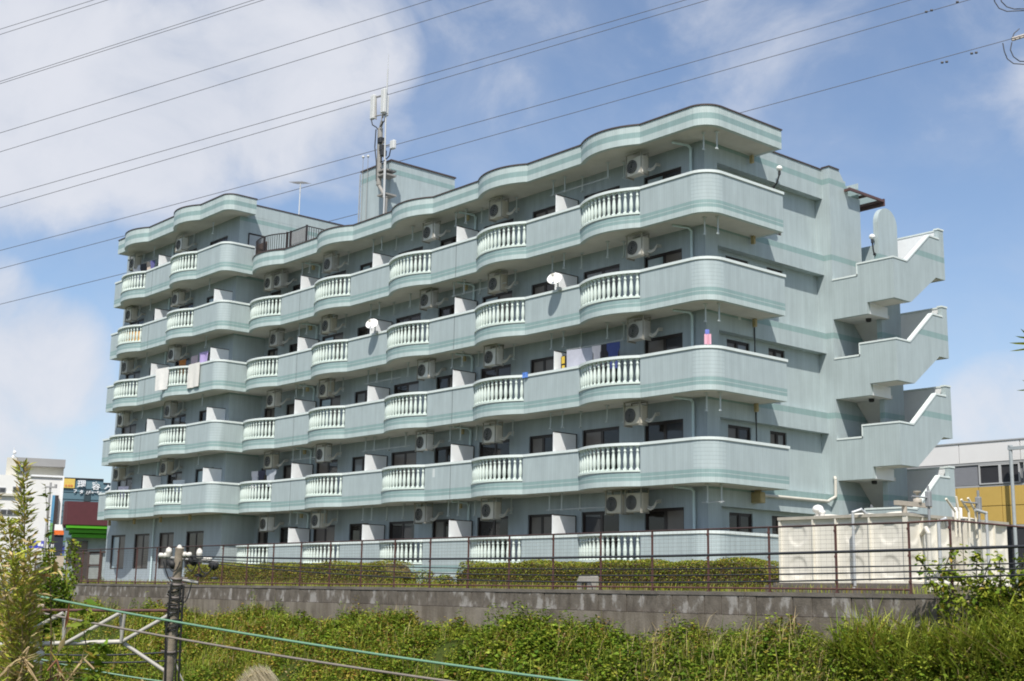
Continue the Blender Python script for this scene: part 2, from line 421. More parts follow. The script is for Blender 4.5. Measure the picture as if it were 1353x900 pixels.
# roof eaves
def eave(seg, z, h, inner, label):
    P, T = joined(seg); mb = MB()
    PE = {'flat': 3, 'bulge': 3, 'arc': 3, 'end': 3}
    strip(mb, P, T, z, z + h * .33, 0, -.16, PE); strip(mb, P, T, z + h * .33, z + h * .63, 0, -.16, STR); strip(mb, P, T, z + h * .63, z + h, 0, -.16, PE)
    slab(mb, offs(P, -.02), inner, z + .003, z + .2, 5, 4)
    e = mb.build('roof_eave', BMATS, apt, label=label)
    c = MB(); strip(c, P, T, z + h, z + h + .045, .03, -.2, 0); c.build('coping', cop, e)
eave(main_path(), 15.21, .67, in_main, 'wavy roof eave of the long block')
eave(wing_path(True, -.05), 18.2, .76, in_wing, 'wavy roof eave of the taller left wing')

def wall_holes(mb, u0, u1, z0, z1, holes, plane, c, depth, mi=0, flip=1):
    """wall in plane 'y'=c (u is x) or 'x'=c (u is y) with rectangular openings and reveals going inwards"""
    us = sorted({u0, u1} | {h[i] for h in holes for i in (0, 1)}); zs = sorted({z0, z1} | {h[i] for h in holes for i in (2, 3)})
    def P(u, z, d=0): return (u, c + d, z) if plane == 'y' else (c - d, u, z)
    for i in range(len(us) - 1):
        for j in range(len(zs) - 1):
            um, zm = (us[i] + us[i + 1]) / 2, (zs[j] + zs[j + 1]) / 2
            if any(h[0] < um < h[1] and h[2] < zm < h[3] for h in holes): continue
            mb.face([P(us[i], zs[j]), P(us[i + 1], zs[j]), P(us[i + 1], zs[j + 1]), P(us[i], zs[j + 1])], mi)
    for a, b, p, q in holes:
        for (ua, za), (ub, zb_) in (((a, p), (b, p)), ((b, p), (b, q)), ((b, q), (a, q)), ((a, q), (a, p))):
            mb.face([P(ua, za), P(ub, zb_), P(ub, zb_, depth), P(ua, za, depth)], mi)
def window(u0, u1, z0, z1, plane, c, depth=.12, k=None, sill=False, parent=None, split=.5):
    """bronze sliding window set back in its opening: frame with two panes"""
    def B(mb, a0, a1, d0, d1, p, q, mi=0):
        if plane == 'y': mb.box((a0, c + d0, p), (a1, c + d1, q), mi)
        else: mb.box((c - d1, a0, p), (c - d0, a1, q), mi)
    fr = MB(); t = .05; D = depth
    B(fr, u0, u0 + t, D - .07, D + .03, z0, z1); B(fr, u1 - t, u1, D - .07, D + .03, z0, z1)
    B(fr, u0 + t, u1 - t, D - .07, D + .03, z1 - t, z1); B(fr, u0 + t, u1 - t, D - .07, D + .03, z0, z0 + t)
    um = u0 + (u1 - u0) * split
    B(fr, um - .035, um + .035, D - .05, D + .02, z0 + t, z1 - t)
    f = fr.build('window', dkm, parent or apt)
    kk = k or (random.choice([0, 1, 1, 1, 2, 4, 0, 3]), random.choice([0, 0, 1, 1, 4, 1, 2]))
    for (a, b), m, d in (((u0 + t, um - .035), kk[0], D - .01), ((um + .035, u1 - t), kk[1], D - .03)):
        p = MB(); B(p, a, b, d, d + .02, z0 + t, z1 - t); p.build('pane', panes[m], f)
        s_ = MB(); B(s_, a, a + .035, d - .02, d, z0 + t, z1 - t); B(s_, b - .035, b, d - .02, d, z0 + t, z1 - t); B(s_, a + .035, b - .035, d - .02, d, z1 - t - .05, z1 - t); s_.build('sash', dkm, f)
    return f
# front wall of the long block
BW = {0: [(-7.0, -5.16), (-3.98, -2.23)], 1: [(-12.77, -10.95), (-9.84, -8.45)], 2: [(-18.58, -16.8), (-15.61, -14.2)], 3: [(-24.39, -22.63), (-21.51, -20.05)], 4: [(-29.3, -28.3), (-27.25, -25.7)]}
holes = []
for k in range(5):
    for ws in BW.values():
        for a, b in ws: holes.append((a, b, zb(k) + .24, zb(k) + 2.27))
mb = MB(); wall_holes(mb, WX, XS, .1, 15.21, holes, 'y', YW, .12)
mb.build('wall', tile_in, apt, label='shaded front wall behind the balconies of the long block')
PX = {(0, 0): (0, 4), (0, 1): (2, 3), (1, 0): (3, 1), (1, 1): (1, 0)}
for (a, b, p, q) in holes: window(a, b, p, q, 'y', YW)
# front wall of the wing
WW = [(-41.48, -39.67), (-38.56, -37.0), (-35.6, -34.0), (-32.6, -30.75)]
holes = [(a, b, 1.0, 2.8) for a, b in ((-41.75, -40.0), (-38.9, -37.15), (-36.05, -34.45), (-33.15, -31.35))]
holes += [(a, b, zb(k) + .24, zb(k) + 2.27) for k in range(1, 6) for a, b in WW]
mb = MB(); wall_holes(mb, -42.35, WX, .1, 18.2, holes, 'y', WY, .12)
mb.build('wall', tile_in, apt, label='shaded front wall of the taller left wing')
for (a, b, p, q) in holes: window(a, b, p, q, 'y', WY)
# right-hand side wall: column, recessed panels between beams
mb = MB()
mb.box((-1.9, YW + .002, .1), (XS, 1.9, 15.21))                                        # corner column
for k in range(1, 6):
    top = 15.66 if k == 5 else zb(k) + .15
    mb.box((XR - .3, 1.9, zb(k) - .6), (XS - .001, 7.86, top))
mb.build('wall', tile_w, apt, label='right end wall with beams at each storey')
sw = [(y0, y1, zb(k) + .55 if k else 1.2, zb(k) + 2.16) for k in range(5) for y0, y1 in ((2.68, 3.89), (4.92, 5.83))]
mb = MB(); wall_holes(mb, 1.9, 7.9, .1, 15.1, sw, 'x', XR, .12)
mb.build('wall', tile_w, apt, label='recessed panels of the right end wall')
for (a, b, p, q) in sw: window(a, b, p, q, 'x', XR, k=random.choice([(1, 0), (0, 1), (0, 0), (1, 2)]))
# wing side wall above the terrace, left end, back, roofs
mb = MB()
mb.face([(WX, WY, .1), (WX, 5.6, .1), (WX, 5.6, 18.86), (WX, WY, 18.86)])
mb.face([(-42.35, WY, .1), (-42.35, 9.7, .1), (-42.35, 9.7, 18.86), (-42.35, WY, 18.86)])
mb.face([(-42.35, 9.7, .1), (-.87, 9.7, .1), (-.87, 9.7, 15.5), (-42.35, 9.7, 15.5)])
mb.face([(-42.35, 9.7, 15.5), (WX, 9.7, 15.5), (WX, 9.7, 18.86), (-42.35, 9.7, 18.86)])
mb.face([(WX, 5.6, 15.5), (WX, 9.7, 15.5), (WX, 9.7, 18.86), (WX, 5.6, 18.86)])
mb.build('wall', tile_w, apt, label='side and rear walls')
mb = MB(); mb.box((WX - .2, .1, 15.3), (XS - .31, 9.69, 15.45)); mb.build('roof', M('roof_deck', (.22, .23, .23), .8, .2), apt)
mb = MB(); mb.box((-42.3, WY + .02, 18.25), (WX - .02, 9.68, 18.45)); mb.build('roof', MATS['roof_deck'], apt)
for a_, b_, nm, mm_ in (((WX - .17, -.05, 18.3), (WX + .004, 9.71, 18.9), 'roof_parapet', tile_w), ((-42.36, WY, 18.3), (-42.18, 9.71, 18.9), 'roof_parapet', tile_w), ((WX - .2, -.05, 18.9), (WX + .03, 9.75, 18.95), 'coping', cop), ((XS - .2, 3.9, 15.66), (XS + .03, 7.82, 15.705), 'coping', cop)):
    mb = MB(); mb.box(a_, b_); mb.build(nm, mm_, apt)
mb = MB(); mb.box((XS - .17, 1.9, 15.2), (XS - .302, 9.6, 15.655)); mb.build('roof_parapet', tile_w, apt)
mb = MB(); mb.box((WX + .002, .05, 15.5), (WX + .03, .85, 17.35), 1); mb.box((WX + .002, -.0, 15.5), (WX + .05, .05, 17.42)); mb.box((WX + .002, .85, 15.5), (WX + .05, .9, 17.42)); mb.box((WX + .002, .05, 17.35), (WX + .05, .85, 17.42))
mb.build('door', [dkm, M('door_grey', (.36, .40, .42), .5)], apt, label='grey terrace door in the wing side wall')

# stair tower at the right end
TW = [tile_w, rail, soff]
mb = MB()
mb.prism([(7.85, .1), (9.0, .1), (9.0, 15.1), (8.87, 15.23), (8.46, 15.72), (7.85, 15.72)], 'x', XR - .2, -.87)
mb.prism([(9.0, .1), (9.76, .1), (9.76, 14.85), (9.0, 14.85)], 'x', XS - .3, -.872)
mb.build('stair_pier', tile_w, apt)
mb = MB(); mb.box((XS, 7.82, 15.72), (-.84, 8.46, 15.765)); mb.build('coping', cop, apt)
core = MB()
ys = [8.95, 10.19]; poly = [(ys[0], .1), (ys[1], .1)] + [(9.57 + .62 * math.cos(a), 13.58 + .62 * math.sin(a)) for a in np.linspace(0, PI, 16)]
core.prism(poly, 'x', .20, .40); core.build('stair_core_wall', tile_w, apt)
for j in range(4):
    d = -2.9 * j
    def Z(poly): return [(a, b + d) for a, b in poly]
    p = MB()
    p.prism(Z([(-.87, 9.96), (.57, 9.96), (.57, 10.37), (1.67, 10.37), (1.67, 11.80), (.2, 11.80), (.2, 11.39), (-.87, 11.39)]), 'y', 7.85, 8.0)
    p.prism(Z([(8.0, 10.37), (8.88, 10.37), (10.58, 11.55), (11.05, 11.55), (11.05, 13.02), (10.22, 13.02), (8.7, 11.80), (8.0, 11.80)]), 'x', 1.52, 1.67)
    p.box((-.87 if j else -3.0, 11.06, 11.55 + d), (1.67, 11.2, 13.40 + d)); p.box((1.50, 10.87, 13.02 + d), (1.668, 11.05, 13.40 + d))
    sp = p.build('stair_parapet', TW, apt)
    ip = MB(); ip.box((-.86, 11.045, 11.69 + d), (1.50, 11.058, 13.39 + d)); ip.box((1.505, 10.23, 13.03 + d - .03), (1.518, 10.86, 13.07 + d - .03)); ip.build('inner_lining', whitep, sp)
    c = MB()
    c.box((-.87, 7.83, 11.39 + d), (.2, 8.02, 11.45 + d)); c.box((.2, 7.83, 11.80 + d), (1.69, 8.02, 11.86 + d)); c.box((.17, 7.83, 11.39 + d), (.2, 8.02, 11.86 + d))
    c.box((1.50, 8.02, 11.80 + d), (1.69, 8.7, 11.86 + d))
    c.prism(Z([(8.7, 11.80), (10.22, 13.02), (10.22, 13.09), (8.68, 11.86)]), 'x', 1.50, 1.69)
    c.box((1.50, 10.22, 13.02 + d), (1.69, 10.87, 13.08 + d)); c.box((-.87, 11.03, 13.40 + d), (1.69, 11.22, 13.46 + d)); c.box((1.48, 10.85, 13.40 + d), (1.69, 11.03, 13.455 + d))
    c.build('coping', rail, sp)
    f = MB()
    f.box((.57, 8.0, 10.372 + d), (1.52, 8.88, 10.5 + d), 2); f.box((-.87, 8.0, 9.962 + d), (.57, 9.2, 10.09 + d), 2); f.box((.45, 8.0, 9.968 + d), (.575, 9.1, 10.366 + d), 0)
    f.box((-.87, 10.4, 11.552 + d), (1.52, 11.05, 11.68 + d), 2)
    f.prism(Z([(8.88, 10.38), (10.45, 11.50), (10.45, 11.68), (8.88, 10.5)]), 'x', .42, 1.515, 2)
    if j: f.prism(Z([(10.45, 11.56), (9.1, 12.87), (9.1, 12.99), (10.45, 11.68)]), 'x', -.865, .2, 2)
    for s_ in range(7):
        t = s_ / 7
        f.box((.42, 8.88 + 1.57 * t, 10.45 + d + 1.2 * t), (1.51, 8.88 + 1.57 * (t + 1 / 7), 10.45 + d + 1.2 * (t + 1 / 7)), 2)
    f.build('stair_flight', [whitep, rail, M('stair_soffit', (.62, .61, .58), .85, .06)], apt)
    cl = MB(); cl.lathe((.1, 8.6, 9.84 + d), [(.07, 0), (.10, .03), (.10, .12)], 10); cl.build('ceiling_lamp', black, apt)
# open corridors along the back
for k in range(1, 5):
    g = MB(); g.box((-42, 9.7, zb(k)), (-.9, 11.15, zb(k) + .18)); g.box((-42, 11.05, zb(k) + .18), (-3.05, 11.2, zb(k) + 1.4)); g.build('rear_gallery', tile_w, apt)
# brown canopy over the top of the stairs
cn = MB(); a = onY(1121.6, 246, 8.9); xc = -.62
for (p, q) in (((xc, 8.75), (xc, 10.9)), ((-2.2, 10.9), (xc - .07, 10.9)), ((-2.2, 8.9), (-2.2, 10.83)), ((-2.13, 9.9), (xc - .07, 9.9)), ((-2.13, 8.8), (xc - .07, 8.8))):
    cn.box((min(p[0], q[0]) - .035, min(p[1], q[1]) - .035, 14.96), (max(p[0], q[0]) + .035, max(p[1], q[1]) + .035, 15.06))
cn.box((-2.2, 10.94, 14.82), (xc + .04, 11.0, 15.1))
cnp = cn.build('stair_canopy', M('brown_frame', (.11, .06, .055), .5, .2), apt)
sh = MB(); sh.box((-2.15, 8.85, 15.065), (xc - .02, 10.9, 15.08)); sh.build('roof_sheet', sheetm(), cnp)

# penthouse
X1, Y1, X0, Y2, ZT = -23.26, 4.0, -25.77, 7.94, 20.55
mb = MB(); mb.box((X0, Y1, 15.4), (X1, Y2, ZT)); ph = mb.build('penthouse', M('penthouse_tile', tuple(v * 1.0 for v in TILE), .5, .06, 1.2, extra=tile_lines(True, .105, False, .16)), apt, label='lift tower on the roof behind the mast')
mb = MB(); z = ZT - .62; mb.box((X0 - .003, Y1 - .003, z), (X1 + .003, Y2 + .003, z + .24)); mb.build('stripe', stripe, ph)
mb = MB(); mb.box((X0 - .05, Y1 - .05, ZT), (X1 + .05, Y2 + .05, ZT + .07)); mb.build('coping', cop, ph)
for (u0, u1, z0, z1, pl, c) in ((-25.1, -24.35, 16.3, 17.3, 'y', Y1 - .06), (5.0, 6.1, 16.2, 17.0, 'x', X1 + .06)): window(u0, u1, z0, z1, pl, c, .03, k=(0, 1), parent=apt)
mb = MB()
for i in range(16): mb.box((X0 - .32, Y1 + .15, 16.0 + .28 * i), (X0 - .29, Y1 + .55, 16.03 + .28 * i))
mb.box((X0 - .33, Y1 + .1, 15.5), (X0 - .28, Y1 + .15, 20.6)); mb.box((X0 - .33, Y1 + .55, 15.5), (X0 - .28, Y1 + .6, 20.6)); mb.build('ladder', galv, ph)
mb = MB(); mb.bbox((-27.1, 2.6, 15.4), (-25.3, 3.9, 16.75), .05); mb.build('roof_box', M('cream_box', (.62, .60, .54), .5, .05), apt)

# terrace railing
t = MB(); pts = [(-28.8, .05)] + [(x, y + .12) for x, y in bulge(C_[4], E_[4], 0, 14, .12)] + [(-24.35, .12)]
A = pts; z0, z1 = 15.93, 16.72
for i in range(len(A) - 1): t.tube((*A[i], z1), (*A[i + 1], z1), .028, 6); t.tube((*A[i], z0 + .05), (*A[i + 1], z0 + .05), .02, 5)
t.tube((-24.35, .12, z1), (-24.35, 3.2, z1), .028); t.tube((-24.35, .12, z0 + .05), (-24.35, 3.2, z0 + .05), .02)
tr = t.build('terrace_railing', dkm, apt, label='brown metal railing round the roof terrace')
b_ = MB(); b_.box((-.011, -.011, 0), (.011, .011, .76)); BR = b_.me('bar', [dkm])
LL = [0]
for i in range(len(A) - 1): LL.append(LL[-1] + math.dist(A[i], A[i + 1]))
def at_len(s_):
    for i in range(len(A) - 1):
        if LL[i + 1] >= s_: q = (s_ - LL[i]) / max(1e-6, LL[i + 1] - LL[i]); return (A[i][0] + (A[i + 1][0] - A[i][0]) * q, A[i][1] + (A[i + 1][1] - A[i][1]) * q)
    return A[-1]
s_ = 0.0
while s_ < LL[-1]: link('bar', BR, tr, (*at_len(s_), z0)); s_ += .13
for i in range(24): link('bar', BR, tr, (-24.35, .12 + .13 * i, z0))
p_ = MB(); p_.box((-.04, -.04, -.05), (.04, .04, .84)); PO = p_.me('post', [dkm])
for q in ((-28.75, .06), (-27.6, -.22), (-26.05, .1), (-25.75, .12), (-24.35, .12), (-24.35, 1.6), (-24.35, 3.2)): link('post', PO, tr, (*q, z0))
sc = MB(); sc.box((-25.65, .11, 16.05), (-24.42, .14, 16.66)); sc.build('screen_panel', M('grey_mesh_sheet', (.30, .31, .31), .6), tr)
sc = MB(); sc.box((-28.5, -.05, 15.98), (-27.7, .02, 16.6)); sc.build('brown_screen', M('brown_sheet', (.13, .09, .075), .6), tr)

# ------------------------------------------------------------------ fittings on the balconies
PN = [-7.26 - 5.775 * i for i in range(4)]
ppm = MB(); ppm.box((-.02, 0, 0), (.02, 1.08, 1.90), 0); ppm.box((-.03, 0, 1.90), (.03, 1.08, 1.93), 1); ppm.box((-.03, 1.08, 0), (.03, 1.12, 1.93), 1)
PART = ppm.me('partition_panel', [whitep, dkm])
for k in range(5):
    for x in PN: link('partition_panel', PART, apt, (x, .09, zb(k) + .22))
for k in range(1, 6):
    for x in ((-36.3,) if k == 5 else (-36.3, -29.95)): link('partition_panel', PART, apt, (x, WY - .97, zb(k) + .22))
# drainpipes with their branch to the slab
for k in range(5):
    for x, y in ((-1.72, YW), (-13.2, YW), (-24.72, YW)):
        p = MB(); p.tube((x, y - .09, zb(k) + .19), (x, y - .09, zb(k + 1) - .12), .05, 8); p.path([(x, y - .09, zb(k + 1) - .16), (x - .02, y - .18, zb(k + 1) - .06), (x - .25, y - .75, zb(k + 1) - .03)], .045, 7)
        p.build('drainpipe', wpipe, apt)
for k in range(0, 6):
    p = MB(); x, y = -36.55, WY - .09; p.tube((x, y, (zb(k) + .19) if k else .2), (x, y, zb(k + 1) - .02), .05, 8); p.build('drainpipe', wpipe, apt)
# hangers for drying poles: two rods each with a plate
hm = MB(); hm.box((-.06, -.06, -.02), (.06, .06, 0)); hm.box((-.018, -.018, -.60), (.018, .018, -.02)); hm.box((-.022, -.07, -.60), (.022, .05, -.56)); hm.lathe((0, -.04, -.60), [(.03, 0), (.035, .02), (.02, .05)], 8)
HANG = hm.me('pole_hanger', [M('hanger_white', (.48, .53, .53), .4, .05)])
for k in range(5):
    for i, x0 in enumerate([-1.5] + PN):
        xs = ((x0 + .82, .62), (x0 + 1.18, .86)) if i == 0 else ((x0 - .6, .5), (x0 + .03, .5), (x0 + .48, .95), (x0 + 2.25, .5), (x0 + 2.65, .9))
        for x, y in xs:
            if x > -28.6: link('pole_hanger', HANG, apt, (x, y, zb(k + 1)))
for k in range(1, 6):
    for x, y in ((-34.4, -1.1), (-33.9, -.75), (-31.2, -1.1), (-40.2, -1.1), (-39.6, -.8), (-37.7, -1.1)): link('pole_hanger', HANG, apt, (x, y, zb(k + 1)))
# vertical joints in the tiled panels
jm = MB(); jm.box((-.012, -.004, .02), (.012, .02, 1.33)); JT = jm.me('expansion_joint', [M('joint_sealant', (.12, .14, .145), .8)])
for k in range(1, 5):
    for x in (-12.93, -24.45): link('expansion_joint', JT, apt, (x, 0, zb(k)))
for k in range(1, 6): link('expansion_joint', JT, apt, (-36.6, -1.62, zb(k)))
# yellowed lamp boxes under the slabs
lm = MB(); lm.bbox((-.075, -.06, -.28), (.075, .06, -.05), .02); lm.box((-.06, -.05, -.05), (.06, .05, 0)); LAMP = lm.me('ceiling_lamp', [lampy])
lm = MB(); lm.bbox((-.22, -.13, -.42), (.22, .13, -.06), .03); lm.box((-.1, -.06, -.06), (.1, .06, 0)); LAMPB = lm.me('meter_box', [lampy])
for k in range(1, 6): link('ceiling_lamp' if k > 1 else 'meter_box', LAMP if k > 1 else LAMPB, apt, (-1.02, 3.55, zb(k)))
for k in range(1, 6):
    for x in (-13.45, -24.95): link('ceiling_lamp', LAMP, apt, (x, .95, zb(k)))
for x in (-41.0, -38.0, -35.0, -31.9): link('ceiling_lamp', LAMP, apt, (x, -1.0, zb(1)))
# beige refrigerant pipe along the end wall
p = MB(); p.path([(-1.12, 3.9, 3.42), (-1.12, 7.55, 3.43), (-.95, 7.78, 3.6), (-.95, 7.8, 4.2), (-1.0, 7.82, 4.3)], .055, 8); p.build('conduit', plastic, apt)
for k in (2, 3):
    p = MB(); p.path([(-1.17, 3.72, zb(k) - .1), (-1.17, 3.72, zb(k) - 2.0)], .022, 6); p.build('cable', dsteel, apt)

# ---- air conditioners
def ac_meshes():
    c = MB(); c.bbox((-.40, -.15, 0), (.40, .15, .62), .025); c.box((.18, -.158, .03), (.385, -.149, .59)); 
    for i in range(6): c.box((.401, -.11 + .04 * i, .08), (.407, -.095 + .04 * i, .54), 0)
    casing = c.me('casing', [plastic])
    g = MB(); g.lathe((-.11, -.151, .31), [(.245, 0), (.245, .012), (.225, .018), (.10, .02), (.09, .026), (.02, .03)], 20, 0, (0, -1, 0))
    grille = g.me('fan_grille', [black])
    r = MB()
    for q in (.07, .13, .19, .24):
        for i in range(20):
            a, b = 2 * PI * i / 20, 2 * PI * (i + 1) / 20
            r.tube((-.11 + q * math.cos(a), -.185, .31 + q * math.sin(a)), (-.11 + q * math.cos(b), -.185, .31 + q * math.sin(b)), .005, 4, 0, caps=False)
    ring = r.me('grille_ring', [plastic2])
    b = MB()
    for x in (-.36, .36):
        for y in (-.17, .17): b.box((x - .018, y - .018, -.04), (x + .018, y + .018, .76))
        b.box((x - .02, -.2, -.05), (x + .02, .2, -.01))
    b.box((-.40, -.19, .745), (.40, -.15, .77)); b.box((-.40, .15, .745), (.40, .19, .77))
    br = b.me('hanging_bracket', [M('bracket_grey', (.30, .29, .25), .6, .2)])
    h = MB(); pts = [(.42, .05, .12), (.55, .07, .06), (.62, .15, .12), (.60, .3, .30), (.56, .55, .34)]
    h.path(pts, .032, 6); h.path([(x - .01, y + .03, z + .07) for x, y, z in pts], .022, 6)
    ho = h.me('refrigerant_pipe', [plastic])
    return [('casing', casing), ('fan_grille', grille), ('hanging_bracket', br), ('refrigerant_pipe', ho)], ring
ACM, RING = ac_meshes()
CASES = [ACM[0][1]]
for n_, c_ in (('aged_plastic', (.47, .44, .36)), ('white_plastic', (.62, .62, .59)), ('dull_plastic', (.42, .41, .38))):
    m_ = ACM[0][1].copy(); m_.materials[0] = M(n_, c_, .5, .1, 4); CASES.append(m_)
STN = ['ground floor terrace', 'second storey balcony', 'third storey balcony', 'fourth storey balcony', 'fifth storey balcony', 'topmost wing balcony']
def ac_proto():
    t = thing('air_conditioner', 'x', 'air conditioner', group='air conditioners hung under the balcony ceilings')
    for n, m in ACM:
        o = link(n, m, t)
        if n == 'fan_grille': link('grille_ring', RING, o)
    return t
def copy_tree(o, parent=None):
    c = o.copy(); COL.objects.link(c)
    if parent is not None: c.parent = parent
    for ch in KIDS[o.name]: copy_tree(ch, c)
    return c
first = ac_proto(); KIDS = {}
def reg(o):
    KIDS[o.name] = children(o)
    for c in KIDS[o.name]: reg(c)
reg(first); used = False
def place_ac(x, y, z, label):
    global used
    t = first if not used else copy_tree(first); used = True
    t.location = (x, y, z); t['label'] = label; t.rotation_euler = (0, 0, random.uniform(-.03, .03))
    for o in COL.objects:
        if o.parent == t and o.name.startswith('casing'): o.data = random.choice(CASES)
BAYN = ['bay nearest the right corner', 'second bay from the right corner', 'third bay from the right corner', 'fourth bay from the right corner', 'bay beside the left wing']
ACX = [-3.60, -11.06, -15.32, -22.72, -27.15]
for k in range(5):
    for i, x in enumerate(ACX):
        dy = random.uniform(-.05, .05)
        place_ac(x + random.uniform(-.06, .06), .52 + dy, zb(k + 1) - .78 - random.uniform(0, .05), 'cream air conditioner over the %s, %s' % (STN[k], BAYN[i]))
place_ac(-4.55, .52, zb(1) - .80, 'paired cream air conditioner, left one of two near the right corner at ground floor')
place_ac(-28.02, .52, zb(5) - .80, 'extra cream air conditioner tight against the left wing below the terrace')
for k in range(1, 6):
    for x, nm in ((-34.6, 'inner bay'), (-40.1, 'outer bay')):
        place_ac(x, -1.05, zb(k + 1) - .80, 'cream air conditioner in the left wing, %s over the %s' % (nm, STN[k]))

# ---- satellite dishes clamped to the handrails
def dish(x, z, label, cloth):
    t = thing('satellite_dish', label, 'satellite dish', (x, -.03, z), group='satellite dishes on the handrails')
    d = MB(); n = Vector((.50, -.80, .55)).normalized(); c = Vector((0, -.28, .28))
    d.lathe(c, [(.01, 0), (.10, .008), (.2, .03), (.27, .058), (.27, .066), (.2, .04), (.10, .02), (.01, .012)], 22, 0, n)
    d.build('reflector', M('dish_white', (.78, .78, .76), .4, .03), t)
    m = MB(); m.tube(c - n * .02, (0, -.12, .18), .03, 8); m.tube((0, -.12, .2), (0, -.12, -.1), .025, 8); m.box((-.06, -.14, -.06), (.06, .0, .04)); m.build('clamp_mount', galv, t)
    a = MB(); f = c + n * .34 + Vector((0, 0, -.08)); a.tube(c - Vector((0, 0, .25)), f, .012, 6); a.bbox(f - Vector((.04, .04, .04)), f + Vector((.04, .04, .06)), .01); a.build('receiver_arm', plastic, t)
    return t
dish(-6.85, zb(3) + 1.42, 'white satellite dish clamped on the fourth storey handrail of the second bay', True)
dish(-18.1, zb(3) + 1.42, 'white satellite dish clamped on the fourth storey handrail farther left', False)

# ---- laundry
def cloth(name, w, h, mat, amp=.045, seed=0, nx=10, nz=8, shape=None):
    r = random.Random(seed); ph = [r.uniform(0, 6) for _ in range(4)]; mb = MB(); vs = []
    for j in range(nz + 1):
        for i in range(nx + 1):
            u = i / nx; v = j / nz; ww = shape(v) if shape else 1
            x = (u - .5) * w * ww; y = amp * v * (math.sin(u * 9 + ph[0]) + .5 * math.sin(u * 17 + ph[1] + v * 2)); vs.append((x, y, -v * h))
    f = [(j * (nx + 1) + i, j * (nx + 1) + i + 1, (j + 1) * (nx + 1) + i + 1, (j + 1) * (nx + 1) + i) for j in range(nz) for i in range(nx)]
    n = len(vs); vs2 = vs + [(x, y + .012, z) for x, y, z in vs]; f2 = f + [tuple(n + q for q in reversed(p)) for p in f]
    mb.mesh(vs2, f2, 0, True); return mb.me(name, [mat])
def fab(n, c): return M(n, c, .9, .08, 6, bump=.2)
def hang(name, label, cat, loc, w, h, mat, seed=0, shape=None, rz=0.0, group=None, amp=.03):
    o = link(name, cloth(name, w, h, mat, amp, seed, shape=shape), None, loc, rz); return tag(o, label, cat, group)
shirt = lambda v: 1.0 if v < .35 else .72
white = fab('white_cloth', (.76, .75, .72))
hang('blanket', 'white blanket hung over the balustrade of the left wing, left of the pair', 'blanket', (-33.55, -2.16, zb(3) + 1.45), 1.15, 1.10, white, 3, rz=.12)
hang('blanket', 'cream blanket hung over the wing parapet beside the balusters', 'blanket', (-31.1, -1.70, zb(3) + 1.45), 1.15, 1.18, fab('cream_cloth', (.72, .70, .66)), 5)
for (x, z, rz) in ((-33.55, zb(3) + 1.435, .12), (-31.1, zb(3) + 1.435, 0)): pass
hang('sheet', 'lavender bundle of bedding airing above the wing handrail', 'bedding', (-31.25, -1.15, zb(3) + 2.12), .95, .78, fab('lavender_cloth', (.40, .32, .58)), 7, amp=.10)
hang('cloth', 'orange brown cloth hanging behind the white blanket', 'cloth', (-33.75, -1.0, zb(3) + 2.05), .75, .85, fab('rust_cloth', (.42, .16, .04)), 8)
hang('sheet', 'pale pink cloth hung between the rust cloth and the lavender bedding', 'cloth', (-32.5, -1.0, zb(3) + 2.1), .7, .75, fab('pink_cloth', (.55, .44, .50)), 9)
LS = [(-39.75, .42, 1.0, (.72, .70, .74), 'white shirt drying on the top wing balcony, leftmost'), (-39.2, .40, .9, (.62, .64, .72), 'pale shirt on the top wing balcony beside the dark coat'), (-38.75, .55, 1.05, (.05, .055, .065), 'dark coat drying on the top wing balcony'), (-38.15, .35, .8, (.50, .42, .36), 'beige shirt drying on the top wing balcony'), (-37.75, .3, .7, (.10, .10, .25), 'navy garment at the right of the top wing laundry')]
for i, (x, w, h, c, l) in enumerate(LS): hang('garment', l, 'laundry', (x, -1.12, zb(5) + 2.15), w, h, fab('cloth_%d' % i, c), 20 + i, shirt, rz=.5, group='washing on the top wing balcony')
dp = MB(); dp.tube((-40.3, -1.12, zb(5) + 2.2), (-37.3, -1.12, zb(5) + 2.2), .015, 6); tag(dp.build('drying_pole', galv), 'drying pole hung under the top wing eave', 'drying pole')
z2 = zb(2)
G2 = [('sheet', -6.2, 1.15, .95, (.42, .43, .50), 'grey lilac sheet drying beside the balusters, third storey', None), ('garment', -5.35, .42, .7, (.72, .66, .68), 'white and pink shirt drying in the third storey bay', shirt), ('garment', -4.97, .3, .8, (.04, .035, .04), 'black trousers drying between the shirts', None), ('garment', -4.55, .55, .9, (.055, .075, .22), 'dark blue shirt drying above the balusters', shirt)]
for i, (n, x, w, h, c, l, s_) in enumerate(G2): hang(n, l, 'laundry', (x, .32, z2 + 2.1), w, h, fab('cloth_b%d' % i, c), 40 + i, s_, rz=.15, group='washing on the third storey balcony')
dp = MB(); dp.tube((-6.9, .34, z2 + 2.14), (-4.1, .34, z2 + 2.14), .014, 6); tag(dp.build('drying_pole', galv), 'drying pole with the lilac sheet and shirts, third storey', 'drying pole')
t = thing('hanging_bag', 'black bag with yellow stripe hanging by the partition panel', 'bag', (-6.98, .35, z2 + 1.95)); b = MB(); b.bbox((-.17, -.08, -.6), (.17, .08, 0), .05); b.build('bag_body', fab('black_cloth', (.02, .02, .022)), t); b = MB(); b.bbox((-.08, -.10, -.30), (.08, -.078, -.04), .01); b.bbox((-.06, -.10, -.58), (.08, -.078, -.36), .01); b.build('stripe', fab('yellow_cloth', (.62, .44, .06)), t)
t = thing('garment', 'pink and blue child garment hung at the rounded corner, third storey', 'laundry', (-.42, .38, z2 + 1.98))
